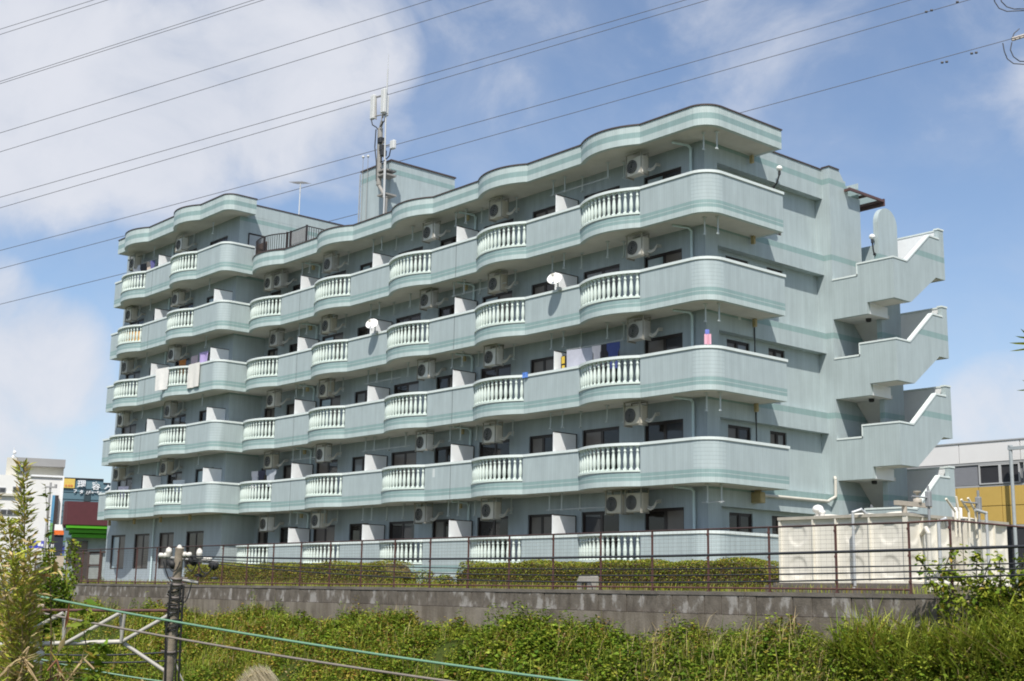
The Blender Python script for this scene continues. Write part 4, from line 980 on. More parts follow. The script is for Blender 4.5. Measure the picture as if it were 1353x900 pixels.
for i, (x, y, r, h, l) in enumerate(((-8.6, -4.4, .55, .60, 'small round shrub in the hedge gap, taller one'), (-7.3, -4.6, .45, .42, 'small low shrub beside the right hedge end'), (-9.3, -5.1, .4, .34, 'low sprawling shrub beside the left hedge end'), (-33.0, -5.2, .6, .5, 'small shrub before the brown gate'))):
    t = thing('shrub', l, 'shrub', (x, y, .22)); n = 900
    d = rng.normal(size=(n, 3)); d /= np.linalg.norm(d, axis=1)[:, None]; d[:, 2] = np.abs(d[:, 2]); q = rng.random(n) ** .35
    leaves_obj('foliage', d * np.array([r, r, h]) * q[:, None], rng.uniform(.05, .1, n), rng.uniform(.03, .055, n), pick(n, [3, 2, 3, 2, 1, 0, 0, .5]), .6, parent=t)
    b = MB()
    for j in range(7): a = j * .9; b.tube((0, 0, 0), (r * .6 * math.cos(a), r * .6 * math.sin(a), h * .75), .012, 4)
    b.build('stem', M('twig', (.07, .05, .03), .9, .2), t)

# ------------------------------------------------------------------ utility pole with cable truss
wp = 27.0
def P(x, y, w_=wp): return px(x, y, w_)
upole = thing('utility_pole', 'weathered utility pole with white insulators, dark fittings and cable coils', 'utility pole', (0, 0, 0))
base = P(219, 945); base.z = -4.9
top = P(237.5, 724)
woodm = M('pole_concrete', (.26, .22, .17), .85, .35, 5, bump=.3)
b = MB(); dirp = (top - P(222, 900)).normalized(); base = P(222, 900) - dirp * 3.2; b.tube(base, top, .130, 14, r2=.088); b.build('pole', woodm, upole)
b = MB(); b.tube(P(214, 736), P(288, 743), .032, 8); b.tube(P(232, 765), P(262, 770), .035, 8); b.build('crossarm', M('arm_steel', (.25, .25, .24), .6, .2), upole)
im = M('porcelain', (.58, .56, .51), .25, .04)
for x, y, h in ((222.5, 736, .20), (236.5, 734, .22), (263, 738, .21)):
    b = MB(); c = P(x, y) + Vector((0, 0, -.02)); b.lathe(c, [(.025, 0), (.065, .03), (.055, .09), (.068, .11), (.05, .2), (.055, h - .05), (.04, h), (.015, h + .02)], 12); b.build('insulator', im, upole)
for x, y, a in ((214, 734, -1), (249, 733, 1), (276, 739, 1)):
    b = MB(); c = P(x, y); d = RT * a; b.lathe(c - d * .12, [(.025, 0), (.06, .02), (.06, .07), (.035, .08), (.055, .12), (.055, .17), (.02, .19)], 12, 0, d); b.build('insulator', im, upole)
for x, y in ((228, 742), (256, 738), (283, 744)):
    b = MB(); c = P(x, y); b.lathe(c - RT * .1, [(.02, 0), (.07, .02), (.085, .1), (.095, .17), (.03, .2)], 12, 0, RT * .9 - Vector((0, 0, .5))); b.build('cutout', black, upole)
b = MB()
b = None
for (x0, y0, x1, y1, sag) in ((222, 740, 240, 742, 14), (245, 738, 263, 740, 16), (262, 742, 284, 746, 14), (284, 746, 262, 760, 8), (255, 770, 240, 790, 14), (218, 742, 230, 770, 6)):
    pts = [P(x0 + (x1 - x0) * t, y0 + (y1 - y0) * t + sag * 4 * t * (1 - t)) + FW * -.12 for t in np.linspace(0, 1, 8)]; b = MB(); b.path(pts, .013, 5); b.build('jumper_wire', dsteel, upole)
for (x, y) in ((262, 764), (283, 768)): b = MB(); b.lathe(P(x, y - 2), [(.02, 0), (.08, .01), (.09, .03), (.03, .06)], 10); b.build('cable_cleat', dsteel, upole)
r_ = random.Random(5); b = MB()
for i in range(17):
    t0 = r_.uniform(.0, 1); c = top.lerp(base, .16 + .16 * t0); rr = .11 + r_.uniform(0, .07); n = 9; a0 = r_.uniform(0, 6); tl = r_.uniform(-.4, .4)
    b.path([c + RT * (rr * math.cos(a0 + q)) + FW * (rr * math.sin(a0 + q)) + Vector((0, 0, tl * rr * math.cos(q) + .03 * q)) for q in np.linspace(0, 5.2, n)], .014, 4)
for i in range(6):
    o_ = RT * r_.uniform(-.14, .2) - FW * .13; b.path([top.lerp(base, .13) + o_, top.lerp(base, .30) + o_ * 1.2, top.lerp(base, .48) + o_ * 1.1 + RT * .06], .018, 5)
b.build('cable_coil', black, upole)
b = MB()
for f in (.105, .125, .17, .205, .36): c = top.lerp(base, f); b.lathe(c - dirp * .03, [(.10, 0), (.125, .0), (.125, .05), (.10, .05)], 14, 0, dirp); b.tube(c - RT * .2, c + RT * .22, .014, 6)
b.build('band', M('band_steel', (.16, .14, .13), .6, .3), upole)
tr_ = thing('cable_truss', 'pale steel lattice arm reaching left from the utility pole', 'truss', tuple(P(120, 850)))
O = P(120, 850); gs = M('pale_steel', (.44, .42, .38), .55, .15, 6, metal=.15)
def seg(n, lst, r, m):
    for i, (x0, y0, x1, y1, dz) in enumerate(lst):
        b = MB(); o_ = FW * dz; a, c = P(x0, y0) - O + o_, P(x1, y1) - O + o_; b.tube(a, c, r, 8); b.build(n, m, tr_)
seg('chord', [(20, 806.3, 229, 806.8, 0)], .032, rust); seg('chord', [(-10, 852.5, 163, 848, 0)], .05, gs)
seg('brace', [(3, 853, 85, 810, -.06), (88, 850, 160, 810, -.06), (162, 848, 229, 810, -.06), (163, 850, 221, 889, 0), (-60, 812, 3, 853, -.06)], .042, gs)
seg('upright', [(83, 818, 83, 850, .05), (91, 808, 85, 850, -.1), (158, 812, 160.5, 848, .05), (167, 809, 161.5, 849, -.1)], .034, gs)
b = MB(); a = P(24, 803) - O; b.bbox(a + Vector((.1, -.2, 0)), a + Vector((.9, .2, .09)), .02); b.build('plank', M('weathered_board', (.42, .33, .24), .8, .2), tr_)

# ------------------------------------------------------------------ overhead cables
def cable(label, A, B_, r, mat, sag=0.0, n=24, cat='cable', group=None, name='cable'):
    b = MB(); pts = [A.lerp(B_, t) - Vector((0, 0, sag * 4 * t * (1 - t))) for t in np.linspace(0, 1, n)]
    for i in range(n - 1): b.tube(pts[i], pts[i + 1], r, 6, 0, caps=False)
    return tag(b.build(name, mat), label, cat, group)
cable('green insulated cable slanting down to the right across the weeds', px(-60, 765, 15.5), px(1000, 929, 11.0), .0135, M('green_cable', (.14, .26, .175), .45, .08), .10)
cable('brown grey cable slanting below the green cable', px(20, 803, 16), px(800, 928, 12.0), .014, M('tan_cable', (.20, .175, .15), .5, .15), .06)
wr = 14.5
for i, (y0, ys_, y1, r, l) in enumerate(((735, 737.5, 727, .017, 'thick black cable from the pole, topmost'), (737, 746, 743.5, .008, 'thin black wire second below the thick cable'), (739, 752, 749.5, .009, 'thin black wire third below the thick cable'), (741, 758, 757, .010, 'black wire lowest of the four from the pole'))):
    A, B_ = px(250, y0, 27), px(1500, y1 - (10 if i == 0 else 3), 12.6); m_ = A.lerp(B_, .3); cable(l, A, B_, r, dsteel, .10 + .05 * i, 30, 'cable', 'black wires running right from the pole')
for i, (x0, y0, x1, y1, l, m_) in enumerate(((-30, 858, 232, 861, 'dark cable behind the lattice arm', dsteel), (-30, 866, 240, 872, 'dark cable low behind the lattice arm', dsteel), (40, 868, 330, 912, 'thin green cable low in the corner', MATS['green_cable']), (225, 848, 245, 905, 'pale stay wire at the foot of the pole', gs))):
    cable(l, px(x0, y0, 28), px(x1, y1, 28), .018, m_, .1)
t = thing('insulator_string', 'two white insulators on the low cable at left', 'insulator', tuple(px(52, 864, 27)))
b = MB(); b.lathe((0, 0, -.22), [(.02, 0), (.10, .02), (.10, .08), (.04, .1), (.04, .16), (.11, .18), (.10, .26), (.03, .3), (.03, .42)], 12); b.build('insulator', im, t)
# high-voltage lines far behind the block
hv = M('line_wire', (.10, .10, .11), .6, .1)
HV = [(40, 0, 125, 'highest'), (47, 0, 143, 'second highest'), (109, 0, 333, 'third'), (112, 0, 346, 'fourth'), (177, 0, 565, 'fifth'), (202, 0, 645, 'sixth'), (262, 0, 900, 'seventh'), (276, 0, 930, 'eighth'), (330, 0, 1190, 'ninth'), (354, 0, 1270, 'tenth'), (401, 45, 1353, 'lowest')]
for i, (yl, yr, xr, l) in enumerate(HV):
    s_ = (yr - yl) / xr; Lw, Rw = 150.0, 115.0
    A, B_ = px(-200, yl - s_ * 200 - 3, Lw), px(1480, yl + s_ * 1480, Rw)
    cable('high-voltage wire crossing the sky, %s on the left edge' % l, A, B_, .031, hv, .65 if i > 7 else .25, 26, 'power line', 'high-voltage wires across the sky', 'power_line')
t = thing('line_hardware', 'dead-end fittings and looping jumpers of the lowest high-voltage wire', 'line hardware', tuple(px(1337, 52, 118)))
O2 = px(1337, 52, 118); b = MB()
for pts in (((1325, 57), (1327, 68), (1331, 78), (1339, 84), (1353, 85), (1375, 84)), ((1337, 56), (1335, 66), (1339, 75), (1347, 81), (1365, 82)), ((1347, 38), (1340, 44), (1337, 52))): b.path([px(x, y, 118) - O2 for x, y in pts], .05, 5)
b.build('jumper', hv, t); b = MB()
for o_ in (-1.2, 1.4): b.tube(px(1337, 52 + o_, 118) - O2, px(1480, 10 + o_, 118) - O2, .10, 6)
for q in range(8): c = px(1340 + q * 6, 51 - q * 1.8, 118) - O2; b.lathe(c, [(.03, 0), (.2, .03), (.2, .1), (.03, .14)], 8, 0, R2)
b.build('strain_insulator', M('insulator_grey', (.40, .36, .33), .5, .1), t)
t = thing('line_hardware', 'looping jumper wires at the top right corner of the sky', 'line hardware', tuple(px(1330, 5, 118))); O3 = px(1330, 5, 118); b = MB()
for pts in (((1313, -14), (1314, 2), (1320, 11), (1330, 15), (1353, 14), (1390, 13)), ((1321, -14), (1323, 2), (1330, 9), (1340, 12), (1370, 11))): b.path([px(x, y, 118) - O3 for x, y in pts], .05, 5)
b.build('jumper', hv, t)
DL = ['small dark damper, outermost on the tenth wire', 'small dark damper, middle one on the tenth wire', 'small dark damper at the top edge of the picture', 'small dark damper on the lowest wire, farthest from its insulators', 'small dark damper on the lowest wire, second from its outer end', 'small dark damper on the lowest wire, second from its insulators', 'small dark damper on the lowest wire, nearest its insulators']
for i, (x, y) in enumerate(((1224, 14), (1231, 12), (1265, 1), (1245, 81), (1251, 80), (1284, 69), (1290, 68))):
    b = MB(); c = px(x, y, 118); b.lathe(c - R2 * .15 - Vector((0, 0, .12)), [(.02, 0), (.11, .04), (.11, .22), (.02, .28)], 8, 0, R2); tag(b.build('vibration_damper', hv), DL[i], 'damper', 'dampers on the high-voltage wires')

# ------------------------------------------------------------------ buildings beyond, left: yawed to face along the street
def local(x0, y0, w_):
    o = px(x0, y0, w_); o.z = .3
    cth = math.cos(math.atan((676.5 - x0) / 1720.2))
    def f(x, y=None): return (x - x0) * w_ / 1720.2 * cth
    def z(y): return px(x0, y, w_).z - .3
    return o, f, z
paint = M('white_render', (.70, .70, .68), .7, .06, .8); beige = M('beige_render', (.55, .53, .46), .7, .06, .8); grey_ = M('grey_render', (.30, .30, .30), .7, .08, .8)
o, fx, fz = local(40, 700, 90)
wb = thing('white_building', 'white low commercial building with stepped roof at far left', 'building', tuple(o), YAW + .37)
b = MB(); b.box((fx(-140), 0, -1), (fx(79), 9, fz(628))); b.build('wall', paint, wb)
b = MB(); b.box((fx(15), 1.2, fz(628)), (fx(79), 8.5, fz(603.5))); b.build('upper_storey', beige, wb)
b = MB(); b.box((fx(14), .6, fz(613)), (fx(80), 8.6, fz(602.5))); b.build('roof', grey_, wb)
b = MB(); b.box((fx(1), .8, fz(628)), (fx(15), 3, fz(603))); b.build('stair_tower', beige, wb)
b = MB(); b.box((fx(15.5), 1.12, fz(630)), (fx(30), 1.25, fz(607))); b.build('wall_panel', grey_, wb)
def pwin(x0, y0, x1, y1, par, m_=None, Y=-.02, fx_=None, fz_=None):
    fx_, fz_ = fx_ or fx, fz_ or fz
    a = MB(); a.box((fx_(x0), Y - .05, fz_(y1)), (fx_(x1), Y + .03, fz_(y0))); f = a.build('window', M('alu_grey', (.32, .33, .34), .4), par); 
    n = max(1, int((x1 - x0) / 8)); wd = (fx_(x1) - fx_(x0)) / n
    for i in range(n): p = MB(); p.box((fx_(x0) + wd * i + .04, Y - .075, fz_(y1) + .05), (fx_(x0) + wd * (i + 1) - .04, Y - .052, fz_(y0) - .05)); p.build('pane', m_ or panes[4], f)
pwin(-14, 645, 3, 652, wb); pwin(12, 643, 27, 650, wb); pwin(-10, 674, 24, 681, wb); pwin(-90, 645, -30, 653, wb); pwin(-90, 674, -30, 682, wb); pwin(17, 609, 24, 621, wb, panes[3], 1.1)
b = MB(); b.box((fx(24), -.25, 0), (fx(27), -.0, fz(646))); b.box((fx(-120), -.2, fz(656)), (fx(24), .0, fz(653))); b.build('ledge', beige, wb)
b = MB(); b.box((fx(34), -.12, fz(628.5)), (fx(79.5), .0, fz(626))); b.box((fx(77.5), -.12, 0), (fx(79.5), 0, fz(628.5))); b.build('trim', whitep, wb)
b = MB()
for x, y, r in ((10.5, 594.5, .13), (9, 601, .11)): c = Vector((fx(x), 1.5, fz(y))); b.lathe(c - Vector((0, 0, r)), [(.02, 0), (r * .8, r * .35), (r, r), (r * .8, r * 1.65), (.02, r * 2)], 12)
b.tube((fx(9.5), 1.5, fz(606)), (fx(9.5), 1.5, fz(588)), .03, 6); b.build('aerial', M('aerial_white', (.75, .75, .75), .4), wb)
b = MB(); b.box((fx(65.5), -.35, fz(716)), (fx(69), -.13, fz(653))); sgn = b.build('sign_board', M('sign_blue', (.10, .28, .45), .5), wb, label='tall narrow sign with blue and green face'); b = MB(); b.box((fx(65.6), -.37, fz(716)), (fx(68.9), -.352, fz(690))); b.build('sign_face', M('sign_green', (.16, .36, .14), .5), sgn)
b = MB(); b.box((fx(69.2), -.36, fz(728)), (fx(74), -.12, fz(653))); b.build('sign_board', M('sign_brown', (.05, .04, .04), .5), wb)
# blue fascia signs and street-level shop front
t = thing('shop_sign', 'bright blue shop fascia at the foot of the white building', 'sign', tuple(o), YAW + .37); b = MB(); b.box((fx(40), -1.2, fz(725)), (fx(62), -.9, fz(715))); b.build('board', M('royal_blue', (.035, .055, .50), .5), t); b = MB(); b.box((fx(51), -1.22, fz(722)), (fx(55), -1.202, fz(717))); b.box((fx(55.5), -1.22, fz(722.5)), (fx(58), -1.202, fz(719))); b.build('mark', whitep, t)
t = thing('blue_panel', 'small blue and white panel below the blue fascia', 'sign', tuple(o), YAW + .37); b = MB(); b.box((fx(35), -1.2, fz(737)), (fx(43.5), -1.05, fz(730))); b.build('board', M('sky_blue', (.07, .25, .55), .5), t); b = MB(); b.prism([(fx(36), fz(736)), (fx(38), fz(736)), (fx(42.5), fz(731.5)), (fx(41), fz(731.5))], 'y', -1.22, -1.202); b.build('mark', whitep, t)
t = thing('dark_blue_awning', 'navy awning with scalloped top behind the fence at left', 'awning', tuple(o), YAW + .37); b = MB(); b.prism([(-1.7, fz(731)), (-1.55, fz(731)), (-.5, fz(722)), (-.6, fz(721.5))], 'x', fx(76), fx(101)); b.build('canopy', M('navy_cloth', (.02, .03, .16), .7), t)
b = MB()
for i in range(17): b.lathe((fx(70 + 2.6 * i), -.55, fz(721)), [(.05, -.12), (.07, 0), (.04, .1), (.0, .14)], 6)
b.build('finial', M('pale_metal', (.5, .52, .53), .5), t)
t = thing('concrete_post', 'pale concrete gate pillar left of the fence', 'pillar', tuple(o), YAW + .37); b = MB(); b.bbox((fx(66.5), -3.2, -.3), (fx(75.5), -2.75, fz(726)), .03); b.build('shaft', M('pillar_pale', (.55, .54, .50), .8, .1), t)
t = thing('street_pole', 'thin grey street pole before the white building', 'pole', tuple(o), YAW + .37); b = MB(); b.tube((fx(59), -3, -.3), (fx(60), -3, fz(640)), .11, 10, r2=.07); b.build('shaft', grey_, t); b = MB(); b.box((fx(54), -3.1, fz(647)), (fx(66), -2.95, fz(645))); b.tube((fx(66.7), -3, fz(642)), (fx(66.7), -3, fz(647)), .09, 8); b.build('arm', grey_, t)
# sign-clad building
o2, fx2, fz2 = local(110, 700, 110)
sb = thing('sign_building', 'slate blue building carrying white lettering along its top', 'building', tuple(o2), YAW + .33)
slate = M('slate_cladding', (.095, .17, .21), .6, .08, .5)
b = MB(); b.box((fx2(70), 0, -1), (fx2(132), 12, fz2(632.5))); b.box((fx2(132), 0, -1), (fx2(190), 12, fz2(637))); b.build('wall', slate, sb)
b = MB(); b.box((fx2(70), -.1, fz2(632.5)), (fx2(132), 12, fz2(631))); b.box((fx2(132), -.1, fz2(637)), (fx2(190), 12, fz2(636))); b.build('coping', dkm, sb)
b = MB()
for y in (645.5, 650.5, 660, 668, 676, 684): b.box((fx2(70), -.04, fz2(y)), (fx2(190), .0, fz2(y - .6)))
b.build('cladding_joint', M('slate_dark', (.05, .09, .115), .6), sb)
b = MB(); b.box((fx2(78), -.15, fz2(645)), (fx2(94), -.02, fz2(632.6))); yl = b.build('sign_panel', M('sign_yellow', (.62, .45, .10), .6, .12, 4), sb, label='yellow square sign panel')
b = MB(); b.box((fx2(107.5), -.1, fz2(662)), (fx2(116), -.02, fz2(646.5))); b.build('dark_panel', M('sign_dark', (.03, .05, .06), .5), sb)
lt = M('lettering_white', (.72, .74, .76), .5, .02)
def text(s_, x, y, size, par, fx_, fz_, m_, Y=-.13):
    c = bpy.data.curves.new('lettering', 'FONT'); c.body = s_; c.size = size; c.extrude = .02; c.align_x = 'CENTER'; c.align_y = 'CENTER'; c.offset = .012
    ob = bpy.data.objects.new('lettering', c); COL.objects.link(ob); ob.parent = par; ob.location = (fx_(x), Y, fz_(y)); ob.rotation_euler = (PI / 2, 0, 0); c.materials.append(m_)
    me = bpy.data.meshes.new_from_object(ob.evaluated_get(bpy.context.evaluated_depsgraph_get())); loc = ob.location.copy(); bpy.data.objects.remove(ob)
    if not me.materials: me.materials.append(m_)
    o_ = link('lettering', me, par, loc); o_.rotation_euler = (PI / 2, 0, 0); return o_
for s_, x, y, sz in (('理', 103, 640, .72), ('容', 122.5, 641.5, .72), ('ク', 139, 645, .78), ('フ', 95, 649, .34), ('タ', 103.5, 650, .34), ('ム', 111.5, 651, .36), ('ビューティ', 122, 649.5, .22)): text(s_, x, y, sz, sb, fx2, fz2, lt)
b = MB(); 
for i, x in enumerate((82.5, 86.5, 90)): b.lathe((fx2(x), -.16, fz2(642)), [(.001, 0), (.1, .003), (.1, .012)], 10, 0, (0, -1, 0))
b.build('mark', M('mark_orange', (.55, .20, .06), .6), yl)
# maroon shop
o3, fx3, fz3 = local(110, 700, 86)
ms = thing('maroon_shop', 'maroon shop with a bright green underside band beside the block', 'shop', tuple(o3), YAW + .33)
b = MB(); pr = [(fx3(82) , 1.0), (fx3(83), .4), (fx3(87), 0), (fx3(165), 0), (fx3(165), 6), (fx3(82), 6)]
b.prism(pr, 'z', fz3(693.5), fz3(662.5)); b.build('fascia', M('maroon_panel', (.085, .022, .028), .6, .12), ms)
b = MB()
for i, (ya, yb, ins) in enumerate(((698, 694, .1), (704, 699.2, .32), (710, 705.2, .5))): b.box((fx3(85) + ins, ins - .05, fz3(ya)), (fx3(150), 5, fz3(yb)))
b.build('green_band', M('bright_green', (.07, .33, .01), .5, .05), ms)
b = MB(); b.box((fx3(88), 1.2, -.5), (fx3(165), 6, fz3(710))); b.build('wall', M('shop_wall', (.30, .36, .38), .7, .2), ms)
b = MB(); b.box((fx3(92), 1.12, fz3(745)), (fx3(118), 1.2, fz3(714))); b.build('shop_window', panes[4], ms)
b = MB(); b.box((fx3(74), 1.5, -.5), (fx3(88), 3, fz3(735))); b.build('low_wall', M('tan_wall', (.45, .38, .30), .8, .1), ms)
t = thing('orange_sign', 'orange and white roadside sign left of the maroon shop', 'sign', tuple(o3), YAW + .33); b = MB(); b.box((fx3(72), 2.2, fz3(706)), (fx3(85), 2.35, fz3(700))); b.build('board', M('orange_face', (.75, .16, .03), .5), t); b = MB(); b.box((fx3(72), 2.2, fz3(700)), (fx3(84), 2.35, fz3(692))); b.build('white_board', whitep, t); b = MB(); b.box((fx3(73), 2.3, -.4), (fx3(85), 2.6, fz3(706.2))); b.build('base', M('dark_navy', (.02, .025, .045), .6), t)
# brown gate and its neighbours
g0, g1 = onY(97, 768, -6.0), onY(133, 768, -6.0); zt_ = onY(115, 729, -6.0).z
gt = thing('metal_gate', 'brown framed metal gate at the left end of the fence', 'gate', (g0.x, -6.0, .2)); wG = g1.x - g0.x
b = MB(); 
for x in (0, wG * .52, wG * .95): b.box((x - .07, -.05, 0), (x + .07, .05, zt_ - .2))
for z in (.1, .75, zt_ - .3): b.box((wG * .52 + .07, -.04, z), (wG * .95 - .07, .04, z + .09))
b.box((-.4, -.04, zt_ - .28), (wG + .2, .04, zt_ - .2)); b.build('gate_frame', M('gate_brown', (.075, .05, .042), .6, .2), gt)
for (a, c) in ((.0, .50),): 
    b = MB(); b.box((.07, -.02, .1), (wG * .52 - .07, .02, zt_ - .3)); b.build('gate_leaf', M('gate_leaf_brown', (.06, .045, .038), .6, .2), gt)
for z0, z1 in ((.2, .74), (.85, zt_ - .32)): b = MB(); b.box((wG * .52 + .08, -.012, z0), (wG * .95 - .08, .012, z1)); b.build('gate_panel', M('gate_pale', (.30, .32, .30), .6, .2), gt)

# ------------------------------------------------------------------ office building, right
RY = 30.0
ob = thing('office_building', 'low office building with white parapet, dark windows and yellow panels at right', 'building', (-6, RY, .3))
def rx(x): return x + 6
wh = M('office_white', (.72, .72, .72), .5, .04, .6)
b = MB(); b.box((rx(-22), .05, 0), (rx(8), 14, 6.6)); b.build('wall', M('office_grey', (.22, .23, .25), .7, .06), ob)
x = -22.0; xs_ = [-22, -18.8, -13.9, -8.92, -5.62, -.7, 4.2, 8]
for i in range(len(xs_) - 1): b = MB(); b.box((rx(xs_[i]) + .02, -.12, 6.68), (rx(xs_[i + 1]) - .02, .25, 7.68)); b.build('parapet_panel', wh, ob)
b = MB(); b.box((rx(-22), -.16, 7.68), (rx(8), .3, 7.74)); b.box((rx(-22), -.06, 5.44), (rx(8), .04, 5.54)); b.box((rx(-22), -.08, 3.42), (rx(8), .04, 3.52)); b.box((rx(-22), -.1, 6.56), (rx(8), .05, 6.67)); b.build('trim', M('office_trim', (.36, .37, .38), .5, .05), ob)
b = MB(); lou = MB()
for i in range(14): lou.box((rx(-12), -.05 + .0, 5.57 + i * .07), (rx(-7.98), -.01, 5.625 + i * .07))
lou.build('louvre', M('louvre_grey', (.27, .28, .31), .6, .05), ob)
for x0, x1 in ((-7.9, -6.76), (-6.76, -5.72), (-5.5, -4.4), (-4.4, -3.3), (-3.3, -2.2), (-2.2, -1.1), (-16, -14.8), (-14.8, -13.6)):
    b = MB(); b.box((rx(x0) + .0, -.1, 5.56), (rx(x0) + .07, .0, 6.55)); b.box((rx(x1) - .07, -.1, 5.56), (rx(x1), .0, 6.55)); b.box((rx(x0) + .07, -.1, 5.56), (rx(x1) - .07, 0, 5.62)); b.box((rx(x0) + .07, -.1, 6.49), (rx(x1) - .07, 0, 6.55)); f = b.build('window', M('office_frame', (.45, .46, .47), .4, .05), ob)
    p = MB(); p.box((rx(x0) + .07, -.05, 5.62), (rx(x1) - .07, -.02, 6.49)); p.build('pane', panes[4], f)
yel = M('yellow_panel', (.52, .36, .10), .55, .07, 1.0)
for i in range(-4, 6):
    x0 = -9.2 + .0 + 1.205 * (i * 2) / 2 * 1.0; x0 = -6.75 + 1.22 * 2 * (i - 1) * .5
    for z0, z1 in ((4.49, 5.43), (3.53, 4.46)): b = MB(); b.bbox((rx(x0) + .015, -.07, z0), (rx(x0 + 1.22) - .015, -.0, z1), .008); b.build('yellow_panel', yel, ob)
for i in range(-3, 5):
    x0 = -6.75 + 1.22 * (i - 1); p = MB(); p.box((rx(x0) + .06, -.02, .6), (rx(x0 + 1.22) - .06, .04, 3.4)); p.build('pane', panes[4], ob); b = MB(); b.box((rx(x0) - .05, -.08, .3), (rx(x0) + .05, .03, 3.42)); b.build('mullion', MATS['office_frame'], ob)
t = thing('drain_post', 'grey steel post before the office building at the right edge', 'post', (-5.76, 29.2, .3)); b = MB(); b.tube((0, 0, 0), (0, 0, 7.3), .09, 10); b.build('shaft', M('post_grey', (.34, .38, .40), .5, .1), t); b = MB(); b.box((-.1, -.1, 7.1), (.9, .1, 7.25)); b.lathe((0, 0, 7.25), [(.12, 0), (.12, .08)], 10); b.build('bracket', MATS['post_grey'], t)

# ------------------------------------------------------------------ weeds on the bank
def bank_clumps(n, x0, x1, ya, yb):
    x = rng.uniform(x0, x1, n); y = rng.uniform(ya, yb, n); return x, y
def scatter(name, label, nclump, per, xr, yr, rad, hgt, leaf, wid, weights, up=.5):
    cx_, cy_ = bank_clumps(nclump, *xr, *yr); R = rng.uniform(.6, 1.25, nclump) * rad; Hh = rng.uniform(.55, 1.3, nclump) * hgt
    Cs, Ls, Ws, Ms, Ns = [], [], [], [], []
    for i in range(nclump):
        n = int(per * (R[i] / rad) ** 2); d = rng.normal(size=(n, 3)); d /= np.linalg.norm(d, axis=1)[:, None]; d[:, 2] = np.abs(d[:, 2]); q = rng.random(n) ** .3
        p = d * np.array([R[i], R[i], Hh[i]]) * q[:, None]; p[:, 0] += cx_[i]; p[:, 1] += cy_[i]; p[:, 1] = np.minimum(p[:, 1], -7.46 - .1 * rng.random(n)); p[:, 2] += np.array([gh(a, b) for a, b in p[:, :2]])
        k = rng.integers(len(weights)); Cs.append(p); dn = d + np.array([0, 0, .35]); Ns.append(dn / np.linalg.norm(dn, axis=1)[:, None]); sc = rng.uniform(.75, 1.3); Ls.append(rng.uniform(.7, 1.3, n) * leaf * sc); Ws.append(rng.uniform(.7, 1.3, n) * wid * sc); Ms.append(pick(n, weights[k](cx_[i]) if callable(weights[k]) else weights[k]))
    return leaves_obj(name, np.concatenate(Cs), np.concatenate(Ls), np.concatenate(Ws), np.concatenate(Ms), up, kind='stuff', nb=np.concatenate(Ns))
#        green deep lime ochre brown straw grass red
K1 = [8, 3, 1.5, .03, .05, 0, 0, 0]; K2 = [4, .6, 6, .15, .05, 0, 1, 0]; K3 = [1.5, .3, 3.5, 4, .8, 0, 0, .1]; K4 = [2.5, .8, 1.5, 1.6, 2.4, .2, 0, .5]; K5 = [5, 6, .4, 0, .05, 0, 0, 0]
scatter('undergrowth', '', 640, 105, (-8, 15), (-10.6, -7.55), .36, .50, .085, .065, [K1, K1, K2, K5, K1, K2, K1, K4])
scatter('undergrowth', '', 520, 95, (-24, -2), (-11.6, -7.6), .46, .46, .085, .065, [K1, K3, K3, K4, K2, K5, K1])
scatter('undergrowth', '', 420, 85, (-48, -20), (-12.4, -7.6), .6, .5, .11, .085, [K1, K2, K2, K5, K3])
scatter('undergrowth', '', 260, 60, (-40, 16), (-21, -12), .8, .5, .13, .09, [K1, K2, K5])
K6 = [.5, .2, 2, 6, 2.2, .3, 0, .25]; K7 = [1, 6, .5, .1, .6, 0, 0, 0]
scatter('undergrowth', '', 105, 130, (-23, -3), (-9.8, -7.55), .48, .50, .075, .055, [K6, K6, K4])
scatter('undergrowth', '', 60, 110, (-12, 13), (-9.8, -7.55), .50, .55, .13, .11, [K1, K5, K2, K7])
scatter('undergrowth', '', 26, 120, (-3, 12), (-9.6, -7.8), .35, .45, .07, .03, [[.5, 0, .5, 2, 3, 4, 0, .3]])
# low leaf carpet between the clumps
n = 62000; x = rng.uniform(-46, 15.5, n); y = rng.uniform(-12.2, -7.2, n); z = np.array([gh(a, b) for a, b in zip(x, y)]) + rng.random(n) ** 1.5 * .22
ph_ = np.sin(x * .55 + 2 * np.sin(y * .8)) + np.sin(x * 1.7 + y * 1.3) * .6 + rng.normal(0, .5, n)
mi_ = np.where(ph_ > .9, pick(n, K2), np.where(ph_ < -.9, pick(n, [4, 2, 2, 1.2, .8, .1, 1, .1]), pick(n, K1)))
leaves_obj('ground_cover', np.stack([x, y, z], 1), rng.uniform(.06, .13, n) * (1 + .5 * (x < -18)), rng.uniform(.045, .09, n) * (1 + .4 * (x < -18)), mi_, 1.0, kind='stuff')
# taller weed clumps breaking the top line
scatter('undergrowth', '', 210, 110, (-40, 10), (-8.0, -7.5), .36, .52, .085, .06, [K1, K2, K3, K1, K4, K2])
scatter('tall_weeds', '', 40, 150, (-30, 10), (-8.3, -7.55), .26, .85, .08, .045, [K1, K2, K1, K4, K5])
scatter('tall_weeds', '', 10, 260, (-1.5, 2), (-8.3, -7.6), .42, .95, .08, .05, [K1, K5])
